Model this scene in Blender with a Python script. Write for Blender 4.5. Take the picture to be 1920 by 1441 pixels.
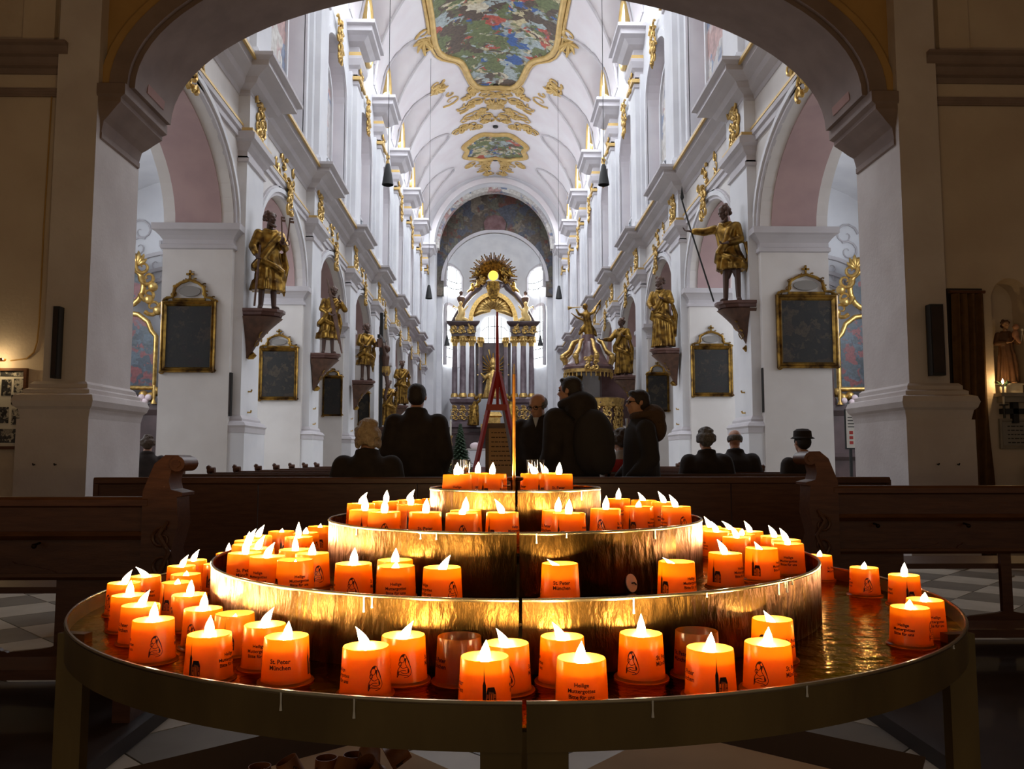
import bpy, math, random
from math import sin, cos, pi, sqrt, atan2, radians
from mathutils import Vector, Matrix

for _o in list(bpy.data.objects):
    bpy.data.objects.remove(_o)
SC = bpy.context.scene
COL = SC.collection
RND = random.Random(7)

# ------------------------------------------------------------------ camera
FPX, CAMZ = 1560.0, 1.1
PITCH = math.atan(135.5 / FPX)
YAW = math.atan(35 / FPX * cos(PITCH))
cam_d = bpy.data.cameras.new('camera')
cam_d.sensor_width = 36.0
cam_d.lens = FPX / 1920 * 36
cam_d.clip_start, cam_d.clip_end = 0.05, 300
cam = bpy.data.objects.new('camera', cam_d)
COL.objects.link(cam)
cam.location = (0, 0, CAMZ)
cam.rotation_euler = (pi / 2 + PITCH, 0, -YAW)
SC.camera = cam

CF = (sin(YAW) * cos(PITCH), cos(YAW) * cos(PITCH), sin(PITCH))
CR = (cos(YAW), -sin(YAW), 0)
CU = (-sin(YAW) * sin(PITCH), -cos(YAW) * sin(PITCH), cos(PITCH))


def ray(x, y):
    a, b = (x - 960) / FPX, (720.5 - y) / FPX
    return [CF[i] + a * CR[i] + b * CU[i] for i in range(3)]


def at_y(x, y, Y):
    d = ray(x, y); t = Y / d[1]
    return Vector((d[0] * t, Y, CAMZ + d[2] * t))


def at_z(x, y, Z):
    d = ray(x, y); t = (Z - CAMZ) / d[2]
    return Vector((d[0] * t, d[1] * t, Z))


# ------------------------------------------------------------------ world, light, exposure
SC.view_settings.view_transform = 'Standard'
SC.view_settings.look = 'None'
SC.view_settings.gamma = 1.0
SC.view_settings.use_curve_mapping = False
SC.view_settings.exposure = 0.35
SC.cycles.use_denoising = True
SC.cycles.use_adaptive_sampling = True
SC.cycles.adaptive_threshold = 0.025
SC.cycles.max_bounces = 7
SC.cycles.diffuse_bounces = 4
SC.cycles.glossy_bounces = 3
SC.cycles.transmission_bounces = 6
SC.cycles.transparent_max_bounces = 10
SC.cycles.sample_clamp_indirect = 4.0
SC.cycles.caustics_reflective = False
SC.cycles.caustics_refractive = False
W = bpy.data.worlds.new('world')
SC.world = W
W.use_nodes = True
W.node_tree.nodes['Background'].inputs[0].default_value = (1.0, 0.82, 0.62, 1)
W.node_tree.nodes['Background'].inputs[1].default_value = 0.12  # warm ambient fill added through the open, unseen west end

DAY = (0.86, 0.92, 1.0)
P_CLER = 330.0     # per clerestory window
P_AISLE = 330.0    # per aisle area light, halved for the added fill
P_APSE = 480.0
P_CANDLE = 2.1


def area(name, loc, target, sx, sy, power, color=DAY):
    l = bpy.data.lights.new(name, 'AREA')
    l.shape = 'RECTANGLE'; l.size = sx; l.size_y = sy
    l.energy = power; l.color = color
    o = bpy.data.objects.new(name, l); COL.objects.link(o)
    o.location = loc
    d = Vector(target) - Vector(loc)
    o.rotation_euler = d.to_track_quat('-Z', 'Y').to_euler()
    return o


XC = 0.09                 # nave axis
PY = [15.5 + 5.8 * n for n in range(8)]     # west faces of the wall piers
for n in range(8):
    yc = (10.1 if n == 0 else PY[n - 1] + 1.5) * 0.5 + PY[n] * 0.5
    for s in (-1, 1):
        area('daylight', (XC + s * 4.72, yc, 17.3), (XC - s * 2.2, yc + 0.6, 8.2), 2.6, 2.6, P_CLER)
for s in (-1, 1):
    area('daylight', (XC + s * 11.2, 18.5, 5.0), (XC + s * 7.5, 19.5, 3.4), 3.5, 4.5, P_AISLE)
    area('daylight', (XC + s * 11.2, 12.6, 4.6), (XC + s * 6.0, 13.2, 3.0), 3.5, 4.5, P_AISLE * 0.5)  # added fill to brighten the first pier faces, no window modelled here
    area('daylight', (XC + s * 3.0, 63.6, 11.5), (XC - s * 1.0, 59.5, 7.0), 1.6, 7.0, P_APSE)


# ------------------------------------------------------------------ mesh helpers
class MB:
    def __init__(self):
        self.v, self.f = [], []

    def add(self, vs, fs, M=None):
        b = len(self.v)
        if M is not None:
            vs = [M @ Vector(p) for p in vs]
        self.v += [tuple(p) for p in vs]
        self.f += [tuple(b + i for i in f) for f in fs]
        return self

    def box(self, x0, x1, y0, y1, z0, z1, M=None):
        if x0 > x1: x0, x1 = x1, x0
        if y0 > y1: y0, y1 = y1, y0
        if z0 > z1: z0, z1 = z1, z0
        vs = [(x0, y0, z0), (x1, y0, z0), (x1, y1, z0), (x0, y1, z0), (x0, y0, z1), (x1, y0, z1), (x1, y1, z1), (x0, y1, z1)]
        return self.add(vs, [(0, 3, 2, 1), (4, 5, 6, 7), (0, 1, 5, 4), (1, 2, 6, 5), (2, 3, 7, 6), (3, 0, 4, 7)], M)

    def lathe(self, prof, n=20, c=(0, 0, 0), M=None, cap=True, a0=0.0, a1=2 * pi):
        full = abs(a1 - a0 - 2 * pi) < 1e-6
        m = n if full else n + 1
        vs, fs = [], []
        for r, z in prof:
            for i in range(m):
                a = a0 + (a1 - a0) * i / n
                vs.append((c[0] + r * cos(a), c[1] + r * sin(a), c[2] + z))
        for k in range(len(prof) - 1):
            for i in range(n):
                j = (i + 1) % m if full else i + 1
                fs.append((k * m + i, k * m + j, (k + 1) * m + j, (k + 1) * m + i))
        if cap and full:
            if prof[0][0] > 1e-5: fs.append(tuple(reversed(range(m))))
            if prof[-1][0] > 1e-5: fs.append(tuple((len(prof) - 1) * m + i for i in range(m)))
        return self.add(vs, fs, M)

    def tube(self, pts, r, n=8, M=None, flat=1.0, up=None, cap=True):
        pts = [Vector(p) for p in pts]
        if not isinstance(r, (list, tuple)): r = [r] * len(pts)
        vs, fs = [], []
        ref = None
        for k, p in enumerate(pts):
            t = (pts[min(k + 1, len(pts) - 1)] - pts[max(k - 1, 0)])
            if t.length < 1e-9: t = Vector((0, 0, 1))
            t.normalize()
            if up is not None:
                b = Vector(up)
            else:
                b = ref if ref is not None else (Vector((0, 0, 1)) if abs(t.z) < 0.9 else Vector((1, 0, 0)))
            a = t.cross(b)
            if a.length < 1e-6: a = t.cross(Vector((1, 0.3, 0.2)))
            a.normalize(); b = a.cross(t).normalized(); ref = b
            for i in range(n):
                g = 2 * pi * i / n
                vs.append(p + a * (r[k] * cos(g)) + b * (r[k] * flat * sin(g)))
        for k in range(len(pts) - 1):
            for i in range(n):
                j = (i + 1) % n
                fs.append((k * n + i, k * n + j, (k + 1) * n + j, (k + 1) * n + i))
        if cap:
            fs.append(tuple(reversed(range(n)))); fs.append(tuple((len(pts) - 1) * n + i for i in range(n)))
        return self.add(vs, fs, M)

    def ell(self, c, r, nu=14, nv=9, M=None):
        if not isinstance(r, (list, tuple)): r = (r, r, r)
        vs = [(c[0], c[1], c[2] - r[2])]
        for k in range(1, nv):
            t = -pi / 2 + pi * k / nv
            for i in range(nu):
                a = 2 * pi * i / nu
                vs.append((c[0] + r[0] * cos(t) * cos(a), c[1] + r[1] * cos(t) * sin(a), c[2] + r[2] * sin(t)))
        vs.append((c[0], c[1], c[2] + r[2]))
        fs = []
        for i in range(nu):
            fs.append((0, 1 + (i + 1) % nu, 1 + i))
        for k in range(nv - 2):
            for i in range(nu):
                j = (i + 1) % nu
                fs.append((1 + k * nu + i, 1 + k * nu + j, 1 + (k + 1) * nu + j, 1 + (k + 1) * nu + i))
        L = 1 + (nv - 2) * nu; T = len(vs) - 1
        for i in range(nu):
            fs.append((L + i, L + (i + 1) % nu, T))
        return self.add(vs, fs, M)

    def prism(self, poly, fn, t0, t1, M=None):
        """poly of (a,b); fn(a,b,t) -> xyz; extruded t0..t1"""
        n = len(poly)
        vs = [fn(a, b, t0) for a, b in poly] + [fn(a, b, t1) for a, b in poly]
        fs = [tuple(reversed(range(n))), tuple(range(n, 2 * n))]
        for i in range(n):
            j = (i + 1) % n
            fs.append((i, j, n + j, n + i))
        return self.add(vs, fs, M)

    def rings(self, rs, closed=True, cap=True, M=None):
        n = len(rs[0]); vs = [p for r in rs for p in r]; fs = []
        for k in range(len(rs) - 1):
            for i in range(n if closed else n - 1):
                j = (i + 1) % n
                fs.append((k * n + i, k * n + j, (k + 1) * n + j, (k + 1) * n + i))
        if cap:
            fs.append(tuple(reversed(range(n)))); fs.append(tuple((len(rs) - 1) * n + i for i in range(n)))
        return self.add(vs, fs, M)

    def mesh(self, name, mat=None, smooth=None, fixn=False):
        me = bpy.data.meshes.new(name)
        me.from_pydata(self.v, [], self.f)
        if fixn:
            import bmesh
            bm = bmesh.new(); bm.from_mesh(me)
            bmesh.ops.recalc_face_normals(bm, faces=bm.faces)
            bm.to_mesh(me); bm.free()
        if mat is not None: me.materials.append(mat)
        if smooth is not None:
            me.polygons.foreach_set('use_smooth', [True] * len(me.polygons))
            me.set_sharp_from_angle(angle=radians(smooth))
        me.update()
        return me


def link(name, me, parent=None, loc=None, rotz=None, M=None):
    o = bpy.data.objects.new(name, me)
    COL.objects.link(o)
    if M is not None: o.matrix_basis = M
    if loc is not None: o.location = loc
    if rotz is not None: o.rotation_euler = (0, 0, rotz)
    if parent is not None: o.parent = parent
    return o


def obj(name, mb, mat, parent=None, smooth=None, fixn=True, loc=None, rotz=None):
    return link(name, mb.mesh(name, mat, smooth, fixn), parent, loc, rotz)


def tag(o, label=None, cat=None, group=None, kind=None):
    if label: o['label'] = label
    if cat: o['category'] = cat
    if group: o['group'] = group
    if kind: o['kind'] = kind
    return o


def thing(name, label, cat, loc=(0, 0, 0), rotz=0, group=None):
    o = bpy.data.objects.new(name, None)
    o.empty_display_size = 0.1
    COL.objects.link(o); o.location = loc; o.rotation_euler = (0, 0, rotz)
    return tag(o, label, cat, group)


def struct(name, mb, mat, smooth=None, label=None):
    return tag(obj(name, mb, mat, None, smooth), label, None, None, 'structure')


DG = None


def remesh(mb, voxel, smooth_iter=4, name='form', mat=None, disp=None):
    me = mb.mesh(name)
    o = bpy.data.objects.new('tmp', me); COL.objects.link(o)
    m = o.modifiers.new('r', 'REMESH'); m.mode = 'VOXEL'; m.voxel_size = voxel; m.use_smooth_shade = True
    if smooth_iter:
        k = o.modifiers.new('s', 'SMOOTH'); k.factor = 0.5; k.iterations = smooth_iter
    dg = bpy.context.evaluated_depsgraph_get()
    out = bpy.data.meshes.new_from_object(o.evaluated_get(dg))
    bpy.data.objects.remove(o); bpy.data.meshes.remove(me)
    out.name = name
    out.materials.clear()
    if mat: out.materials.append(mat)
    out.polygons.foreach_set('use_smooth', [True] * len(out.polygons))
    return out


# ------------------------------------------------------------------ materials
def mat_new(name):
    m = bpy.data.materials.new(name); m.use_nodes = True
    return m, m.node_tree, m.node_tree.nodes['Principled BSDF']


def pmat(name, col, rough=0.6, metal=0.0, col2=None, scale=4.0, detail=4.0, bump=0.0, bscale=40.0, lo=0.35, hi=0.65, spec=None, stretch=None):
    m, t, b = mat_new(name)
    b.inputs['Base Color'].default_value = (*col, 1)
    b.inputs['Roughness'].default_value = rough
    b.inputs['Metallic'].default_value = metal
    if spec is not None: b.inputs['Specular IOR Level'].default_value = spec
    N = t.nodes
    co = N.new('ShaderNodeTexCoord'); src = co.outputs['Object']
    if stretch:
        mp = N.new('ShaderNodeMapping'); mp.inputs['Scale'].default_value = stretch
        t.links.new(src, mp.inputs[0]); src = mp.outputs[0]
    if col2 is not None:
        nz = N.new('ShaderNodeTexNoise'); nz.inputs['Scale'].default_value = scale; nz.inputs['Detail'].default_value = detail
        cr = N.new('ShaderNodeValToRGB')
        cr.color_ramp.elements[0].position = lo; cr.color_ramp.elements[1].position = hi
        cr.color_ramp.elements[0].color = (*col, 1); cr.color_ramp.elements[1].color = (*col2, 1)
        t.links.new(src, nz.inputs['Vector']); t.links.new(nz.outputs['Fac'], cr.inputs[0]); t.links.new(cr.outputs[0], b.inputs['Base Color'])
    if bump:
        n2 = N.new('ShaderNodeTexNoise'); n2.inputs['Scale'].default_value = bscale; n2.inputs['Detail'].default_value = 5
        bp = N.new('ShaderNodeBump'); bp.inputs['Strength'].default_value = bump; bp.inputs['Distance'].default_value = 0.02
        t.links.new(src, n2.inputs['Vector']); t.links.new(n2.outputs['Fac'], bp.inputs['Height']); t.links.new(bp.outputs[0], b.inputs['Normal'])
    return m


def emat(name, col, strength, sample=True):
    m, t, b = mat_new(name)
    t.nodes.remove(b)
    e = t.nodes.new('ShaderNodeEmission'); e.inputs[0].default_value = (*col, 1); e.inputs[1].default_value = strength
    t.links.new(e.outputs[0], t.nodes['Material Output'].inputs[0])
    if not sample: m.cycles.emission_sampling = 'NONE'
    return m


def painting_mat(name, cols, scale=2.0, seed=0.0, rough=0.5):
    """crowded brushed patches of colour at two sizes, edges bent by noise"""
    m, t, b = mat_new(name); N = t.nodes; L = t.links
    b.inputs['Roughness'].default_value = rough
    co = N.new('ShaderNodeTexCoord')
    mp = N.new('ShaderNodeMapping'); mp.inputs['Location'].default_value = (seed, seed * 1.7, seed * 0.6)
    L.new(co.outputs['Object'], mp.inputs[0])
    nz = N.new('ShaderNodeTexNoise'); nz.inputs['Scale'].default_value = scale * 1.4; nz.inputs['Detail'].default_value = 4
    L.new(mp.outputs[0], nz.inputs['Vector'])
    sb = N.new('ShaderNodeVectorMath'); sb.operation = 'SUBTRACT'; sb.inputs[1].default_value = (0.5, 0.5, 0.5); L.new(nz.outputs['Color'], sb.inputs[0])
    ml = N.new('ShaderNodeVectorMath'); ml.operation = 'SCALE'; ml.inputs['Scale'].default_value = 1.5 / scale; L.new(sb.outputs[0], ml.inputs[0])
    ad = N.new('ShaderNodeVectorMath'); ad.operation = 'ADD'; L.new(mp.outputs[0], ad.inputs[0]); L.new(ml.outputs[0], ad.inputs[1])

    def layer(sc_):
        vo = N.new('ShaderNodeTexVoronoi'); vo.inputs['Scale'].default_value = sc_; vo.feature = 'F1'
        cr = N.new('ShaderNodeValToRGB'); cr.color_ramp.interpolation = 'CONSTANT'
        L.new(ad.outputs[0], vo.inputs['Vector'])
        sp = N.new('ShaderNodeSeparateColor'); L.new(vo.outputs['Color'], sp.inputs[0]); L.new(sp.outputs[0], cr.inputs[0])
        el = cr.color_ramp.elements
        for i, c in enumerate(cols):
            e = el[i] if i < 2 else el.new(0.5)
            e.position = 0.12 + 0.76 * i / len(cols); e.color = (*c, 1)
        return cr.outputs[0]
    big, small = layer(scale), layer(scale * 3.3)
    n3 = N.new('ShaderNodeTexNoise'); n3.inputs['Scale'].default_value = scale * 1.1; n3.inputs['Detail'].default_value = 2
    L.new(mp.outputs[0], n3.inputs['Vector'])
    rg = N.new('ShaderNodeValToRGB'); rg.color_ramp.elements[0].position = 0.50; rg.color_ramp.elements[1].position = 0.58; L.new(n3.outputs['Fac'], rg.inputs[0])
    mx = N.new('ShaderNodeMix'); mx.data_type = 'RGBA'; L.new(rg.outputs[0], mx.inputs[0]); L.new(big, mx.inputs[6]); L.new(small, mx.inputs[7])
    n2 = N.new('ShaderNodeTexNoise'); n2.inputs['Scale'].default_value = scale * 7; n2.inputs['Detail'].default_value = 5
    L.new(mp.outputs[0], n2.inputs['Vector'])
    m2 = N.new('ShaderNodeMix'); m2.data_type = 'RGBA'; m2.blend_type = 'OVERLAY'; m2.inputs[0].default_value = 0.8
    L.new(mx.outputs[2], m2.inputs[6]); L.new(n2.outputs['Fac'], m2.inputs[7]); L.new(m2.outputs[2], b.inputs['Base Color'])
    return m


M = {}
M['white'] = pmat('white_plaster', (0.80, 0.80, 0.82), 0.75, col2=(0.72, 0.72, 0.75), scale=1.2)
M['candlewhite'] = pmat('candle_warmed_plaster', (0.76, 0.725, 0.70), 0.75, col2=(0.68, 0.64, 0.615), scale=1.2)  # white plaster with the warm cast of candlelight mixed into its colour
M['grey'] = pmat('grey_moulding', (0.60, 0.57, 0.59), 0.7, col2=(0.54, 0.51, 0.53), scale=1.5)
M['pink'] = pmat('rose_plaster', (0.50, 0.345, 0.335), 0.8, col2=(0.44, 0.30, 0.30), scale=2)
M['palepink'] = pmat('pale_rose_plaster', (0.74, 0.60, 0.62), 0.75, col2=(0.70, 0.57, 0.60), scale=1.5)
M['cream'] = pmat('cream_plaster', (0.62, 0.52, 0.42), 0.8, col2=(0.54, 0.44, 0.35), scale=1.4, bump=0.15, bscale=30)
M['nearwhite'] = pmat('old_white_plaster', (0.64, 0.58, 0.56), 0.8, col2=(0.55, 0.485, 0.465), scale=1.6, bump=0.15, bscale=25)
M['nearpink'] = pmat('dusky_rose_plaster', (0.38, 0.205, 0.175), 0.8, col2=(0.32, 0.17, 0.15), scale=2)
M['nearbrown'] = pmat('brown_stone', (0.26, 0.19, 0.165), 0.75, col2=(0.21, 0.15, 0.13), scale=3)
M['ochre'] = pmat('ochre_plaster', (0.48, 0.29, 0.10), 0.8, col2=(0.40, 0.24, 0.08), scale=1.5)
M['gold'] = pmat('gilding', (0.74, 0.50, 0.17), 0.40, 0.9, col2=(0.42, 0.26, 0.08), scale=9)
M['goldflat'] = pmat('gilt_stucco', (0.72, 0.50, 0.19), 0.5, 0.35, col2=(0.60, 0.40, 0.14), scale=3)
M['stgold'] = pmat('statue_gilding', (0.42, 0.245, 0.05), 0.36, 0.9, col2=(0.075, 0.036, 0.012), scale=6, lo=0.36, hi=0.66)
M['bronze'] = pmat('dark_carved_wood', (0.075, 0.035, 0.022), 0.5, col2=(0.13, 0.06, 0.035), scale=8)
M['flesh'] = pmat('dark_painted_flesh', (0.085, 0.042, 0.028), 0.5)
M['wood'] = pmat('dark_stained_oak', (0.125, 0.046, 0.019), 0.36, col2=(0.085, 0.028, 0.011), scale=6, stretch=(1, 8, 8), bump=0.05, bscale=30)
M['darkwood'] = pmat('near_black_wood', (0.028, 0.013, 0.009), 0.5, col2=(0.018, 0.008, 0.006), scale=5)
M['marble'] = pmat('red_marble', (0.12, 0.055, 0.055), 0.35, col2=(0.20, 0.115, 0.12), scale=2.5)
M['mauve'] = pmat('mauve_marble', (0.22, 0.165, 0.18), 0.35, col2=(0.11, 0.075, 0.085), scale=1.6)
M['dkmarble'] = pmat('dark_marble', (0.055, 0.036, 0.036), 0.35, col2=(0.10, 0.065, 0.065), scale=2)
M['tile_light'] = pmat('pale_stone_tile', (0.60, 0.55, 0.46), 0.45, col2=(0.50, 0.45, 0.37), scale=3, detail=6)
M['tile_dark'] = pmat('grey_stone_tile', (0.25, 0.225, 0.185), 0.45, col2=(0.19, 0.17, 0.14), scale=3, detail=6)
M['joint'] = pmat('floor_joint', (0.10, 0.085, 0.07), 0.8)
M['black'] = pmat('black_paint', (0.012, 0.012, 0.012), 0.5)
M['steel'] = pmat('tarnished_brass', (0.046, 0.026, 0.0075), 0.40, 0.6, col2=(0.014, 0.0075, 0.002), scale=13, detail=8, lo=0.34, hi=0.64, stretch=(1, 1, 0.35), bump=0.35, bscale=55)
M['steel'].node_tree.nodes['Principled BSDF'].inputs['Specular Tint'].default_value = (0.60, 0.30, 0.075, 1)
M['plate'] = pmat('waxed_metal_plate', (0.070, 0.048, 0.024), 0.20, 1.0, col2=(0.03, 0.02, 0.010), scale=16, detail=8, bump=0.22, bscale=26)
M['plate'].node_tree.nodes['Principled BSDF'].inputs['Specular Tint'].default_value = (0.95, 0.68, 0.36, 1)
M['apron'] = pmat('lightened_brass_band', (0.20, 0.135, 0.045), 0.45, 0.5, col2=(0.13, 0.085, 0.028), scale=10, detail=6, stretch=(1, 1, 0.35))  # brass of the tiers, colour lightened to lift the dim outer band and legs
M['rim'] = pmat('polished_rim', (0.34, 0.28, 0.18), 0.25, 1.0)
M['bracket'] = pmat('dark_red_marble', (0.10, 0.045, 0.036), 0.4, col2=(0.15, 0.075, 0.06), scale=5)
M['card'] = pmat('brown_cardboard', (0.62, 0.37, 0.15), 0.8, col2=(0.55, 0.32, 0.12), scale=4)
M['carddark'] = pmat('cardboard_edge', (0.09, 0.05, 0.022), 0.9)
M['red'] = pmat('red_paint', (0.46, 0.03, 0.02), 0.45)
M['coat'] = pmat('black_wool', (0.020, 0.013, 0.011), 0.9, col2=(0.03, 0.02, 0.016), scale=12)
M['coat2'] = pmat('charcoal_cloth', (0.028, 0.022, 0.022), 0.9)
M['brownfur'] = pmat('brown_fur', (0.085, 0.045, 0.022), 0.95, bump=0.6, bscale=80)
M['skin'] = pmat('skin', (0.55, 0.29, 0.19), 0.55, col2=(0.48, 0.24, 0.15), scale=12)
M['hair'] = pmat('dark_hair', (0.022, 0.013, 0.009), 0.6, bump=0.4, bscale=120)
M['blond'] = pmat('blond_hair', (0.50, 0.37, 0.23), 0.6, col2=(0.36, 0.25, 0.15), scale=40, bump=0.7, bscale=90)
M['greyhair'] = pmat('grey_hair', (0.20, 0.18, 0.17), 0.65, col2=(0.12, 0.11, 0.10), scale=40, bump=0.7, bscale=90)
M['brownhair'] = pmat('brown_hair', (0.07, 0.04, 0.022), 0.6, bump=0.5, bscale=90)
M['knit'] = pmat('pale_grey_knit', (0.50, 0.46, 0.43), 0.9)
M['redknit'] = pmat('red_knit', (0.45, 0.03, 0.03), 0.9)
M['shirt'] = pmat('white_shirt', (0.55, 0.58, 0.68), 0.7)
M['green'] = pmat('fir_green', (0.025, 0.055, 0.022), 0.8, col2=(0.015, 0.03, 0.012), scale=9)
M['paper'] = pmat('white_paper', (0.75, 0.72, 0.66), 0.7)
M['plaque'] = pmat('grey_stone_plaque', (0.26, 0.24, 0.22), 0.6)
M['stone'] = pmat('grey_stone', (0.30, 0.27, 0.23), 0.6, col2=(0.24, 0.21, 0.18), scale=6)
M['curtain'] = pmat('brown_velvet', (0.13, 0.060, 0.018), 0.85, col2=(0.09, 0.04, 0.012), scale=10)
M['waxwhite'] = pmat('white_wax', (0.75, 0.7, 0.6), 0.5)
M['brassrod'] = pmat('old_brass_rod', (0.75, 0.36, 0.07), 0.35, 1.0, col2=(0.35, 0.13, 0.03), scale=20)
M['ink'] = pmat('printing_ink', (0.030, 0.012, 0.010), 0.7)
M['wick'] = pmat('charred_wick', (0.02, 0.012, 0.01), 0.9)
m, t, b = mat_new('candle_flame'); N, L = t.nodes, t.links
em_ = N.new('ShaderNodeEmission'); em_.inputs[0].default_value = (1.0, 0.80, 0.50, 1); em_.inputs[1].default_value = 22.0
tp = N.new('ShaderNodeBsdfTransparent'); ad = N.new('ShaderNodeAddShader')
L.new(em_.outputs[0], ad.inputs[0]); L.new(tp.outputs[0], ad.inputs[1]); L.new(ad.outputs[0], N['Material Output'].inputs[0]); N.remove(b)
m.cycles.emission_sampling = 'NONE'
M['flame'] = m
M['window'] = emat('bright_window_glass', (0.90, 0.96, 1.0), 3.2)
M['yellowpane'] = emat('backlit_amber_glass', (1.0, 0.62, 0.06), 2.2)
M['lampglow'] = emat('picture_lamp_bulb', (1.0, 0.78, 0.42), 18.0)
M['leadglass'] = pmat('dark_leaded_glass', (0.10, 0.15, 0.19), 0.15)

# votive cup wall and wax: both let candlelight through
m, t, b = mat_new('votive_cup_plastic'); N, L = t.nodes, t.links
tr = N.new('ShaderNodeBsdfTranslucent'); tr.inputs[0].default_value = (0.95, 0.46, 0.045, 1)
df = N.new('ShaderNodeBsdfDiffuse'); df.inputs[0].default_value = (0.34, 0.13, 0.018, 1)
gl = N.new('ShaderNodeBsdfGlossy'); gl.inputs['Roughness'].default_value = 0.25; gl.inputs[0].default_value = (1, 0.9, 0.75, 1)
m1 = N.new('ShaderNodeMixShader'); m1.inputs[0].default_value = 0.30
m2 = N.new('ShaderNodeMixShader'); m2.inputs[0].default_value = 0.04
L.new(tr.outputs[0], m1.inputs[1]); L.new(df.outputs[0], m1.inputs[2]); L.new(m1.outputs[0], m2.inputs[1]); L.new(gl.outputs[0], m2.inputs[2])
L.new(m2.outputs[0], N['Material Output'].inputs[0]); N.remove(b)
M['cup'] = m
m, t, b = mat_new('candle_wax'); N, L = t.nodes, t.links
tp = N.new('ShaderNodeBsdfTransparent'); tp.inputs[0].default_value = (1.0, 0.52, 0.08, 1)
df = N.new('ShaderNodeBsdfDiffuse'); df.inputs[0].default_value = (0.50, 0.33, 0.09, 1)
m1 = N.new('ShaderNodeMixShader'); m1.inputs[0].default_value = 0.35
L.new(tp.outputs[0], m1.inputs[1]); L.new(df.outputs[0], m1.inputs[2]); L.new(m1.outputs[0], N['Material Output'].inputs[0]); N.remove(b)
M['wax'] = m
m, t, b = mat_new('clear_glass'); b.inputs['Transmission Weight'].default_value = 1.0; b.inputs['Roughness'].default_value = 0.03
b.inputs['Base Color'].default_value = (1, 0.93, 0.85, 1)
M['glass'] = m
FRESCO = [(0.10, 0.07, 0.05), (0.45, 0.09, 0.06), (0.55, 0.47, 0.28), (0.05, 0.12, 0.33), (0.62, 0.56, 0.42), (0.14, 0.17, 0.07), (0.22, 0.05, 0.05), (0.60, 0.42, 0.25), (0.06, 0.05, 0.06), (0.36, 0.42, 0.42), (0.50, 0.34, 0.12)]
DARKP = [(0.006, 0.005, 0.004), (0.014, 0.010, 0.006), (0.005, 0.005, 0.004), (0.030, 0.018, 0.010), (0.008, 0.007, 0.005), (0.10, 0.068, 0.042), (0.012, 0.006, 0.005), (0.045, 0.03, 0.016)]
M['fresco'] = painting_mat('ceiling_fresco_paint', FRESCO, 1.05, 3.0)
M['fresco2'] = painting_mat('small_fresco_paint', FRESCO, 1.3, 9.0)
M['apsefresco'] = painting_mat('apse_fresco_paint', [(0.10, 0.075, 0.055), (0.20, 0.16, 0.12), (0.14, 0.055, 0.04), (0.08, 0.085, 0.11), (0.24, 0.20, 0.16), (0.12, 0.11, 0.08), (0.05, 0.04, 0.035)], 0.9, 5.0)
M['darkpaint'] = painting_mat('dark_oil_paint', DARKP, 5.0, 1.0)
M['darkpaint2'] = painting_mat('dark_oil_paint_b', DARKP + [(0.07, 0.018, 0.013)], 4.2, 6.0)
M['altarpaint'] = painting_mat('blue_altar_paint', [(0.025, 0.035, 0.05), (0.05, 0.07, 0.09), (0.02, 0.028, 0.035), (0.14, 0.03, 0.03), (0.04, 0.05, 0.06), (0.15, 0.13, 0.12)], 2.4, 2.0)
M['panelpaint'] = painting_mat('wall_panel_paint', [(0.45, 0.42, 0.42), (0.18, 0.22, 0.32), (0.42, 0.26, 0.24), (0.55, 0.52, 0.48), (0.22, 0.18, 0.16)], 0.9, 4.0)

# ------------------------------------------------------------------ architecture helpers


def arch_pts(c, half, spring, rise, n=18):
    """points over the arch from left to right"""
    return [(c - half * cos(pi * i / n), spring + rise * sin(pi * i / n)) for i in range(n + 1)]


def arch_wall(mb, fn, a0, a1, z0, z1, o0, o1, oz, spring, rise, t0, t1, n=20):
    """wall a0..a1 x z0..z1 with an arched opening o0..o1; fn(a,z,t)->xyz"""
    pts = arch_pts((o0 + o1) / 2, (o1 - o0) / 2, spring, rise, n)
    for t in (t0, t1):
        quads = [((a0, z0), (o0, z0), (o0, spring), (a0, spring)), ((o1, z0), (a1, z0), (a1, spring), (o1, spring)),
                 ((a0, spring), (o0, spring), (o0, z1), (a0, z1)), ((o1, spring), (a1, spring), (a1, z1), (o1, z1))]
        if oz > z0:
            quads.append(((o0, z0), (o1, z0), (o1, oz), (o0, oz)))
        for i in range(n):
            p, q = pts[i], pts[i + 1]
            quads.append((p, q, (q[0], z1), (p[0], z1)))
        for q in quads:
            if abs(q[0][0] - q[1][0]) < 1e-5 and abs(q[2][0] - q[3][0]) < 1e-5: continue
            mb.add([fn(a, z, t) for a, z in q], [(0, 1, 2, 3)])
    path = [(o0, oz)] + pts + [(o1, oz)]
    if oz > z0: path = path + [(o0, oz)]
    for i in range(len(path) - 1):
        p, q = path[i], path[i + 1]
        mb.add([fn(*p, t0), fn(*q, t0), fn(*q, t1), fn(*p, t1)], [(0, 1, 2, 3)])
    for p, q in (((a0, z0), (a0, z1)), ((a1, z0), (a1, z1)), ((a0, z1), (a1, z1))):
        mb.add([fn(*p, t0), fn(*q, t0), fn(*q, t1), fn(*p, t1)], [(0, 1, 2, 3)])
    return mb


def arch_band(mb, fn, c, half, spring, rise, w, t0, t1, n=20, legs=0.0):
    """moulding of width w outside the arch line, from depth t0 to t1"""
    inn = arch_pts(c, half, spring, rise, n); out = arch_pts(c, half + w, spring, rise + w, n)
    if legs:
        inn = [(inn[0][0], spring - legs)] + inn + [(inn[-1][0], spring - legs)]
        out = [(out[0][0], spring - legs)] + out + [(out[-1][0], spring - legs)]
    rs = []
    for p, q in zip(inn, out):
        rs.append([fn(*p, t0), fn(*q, t0), fn(*q, t1), fn(*p, t1)])
    return mb.rings(rs)


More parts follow.
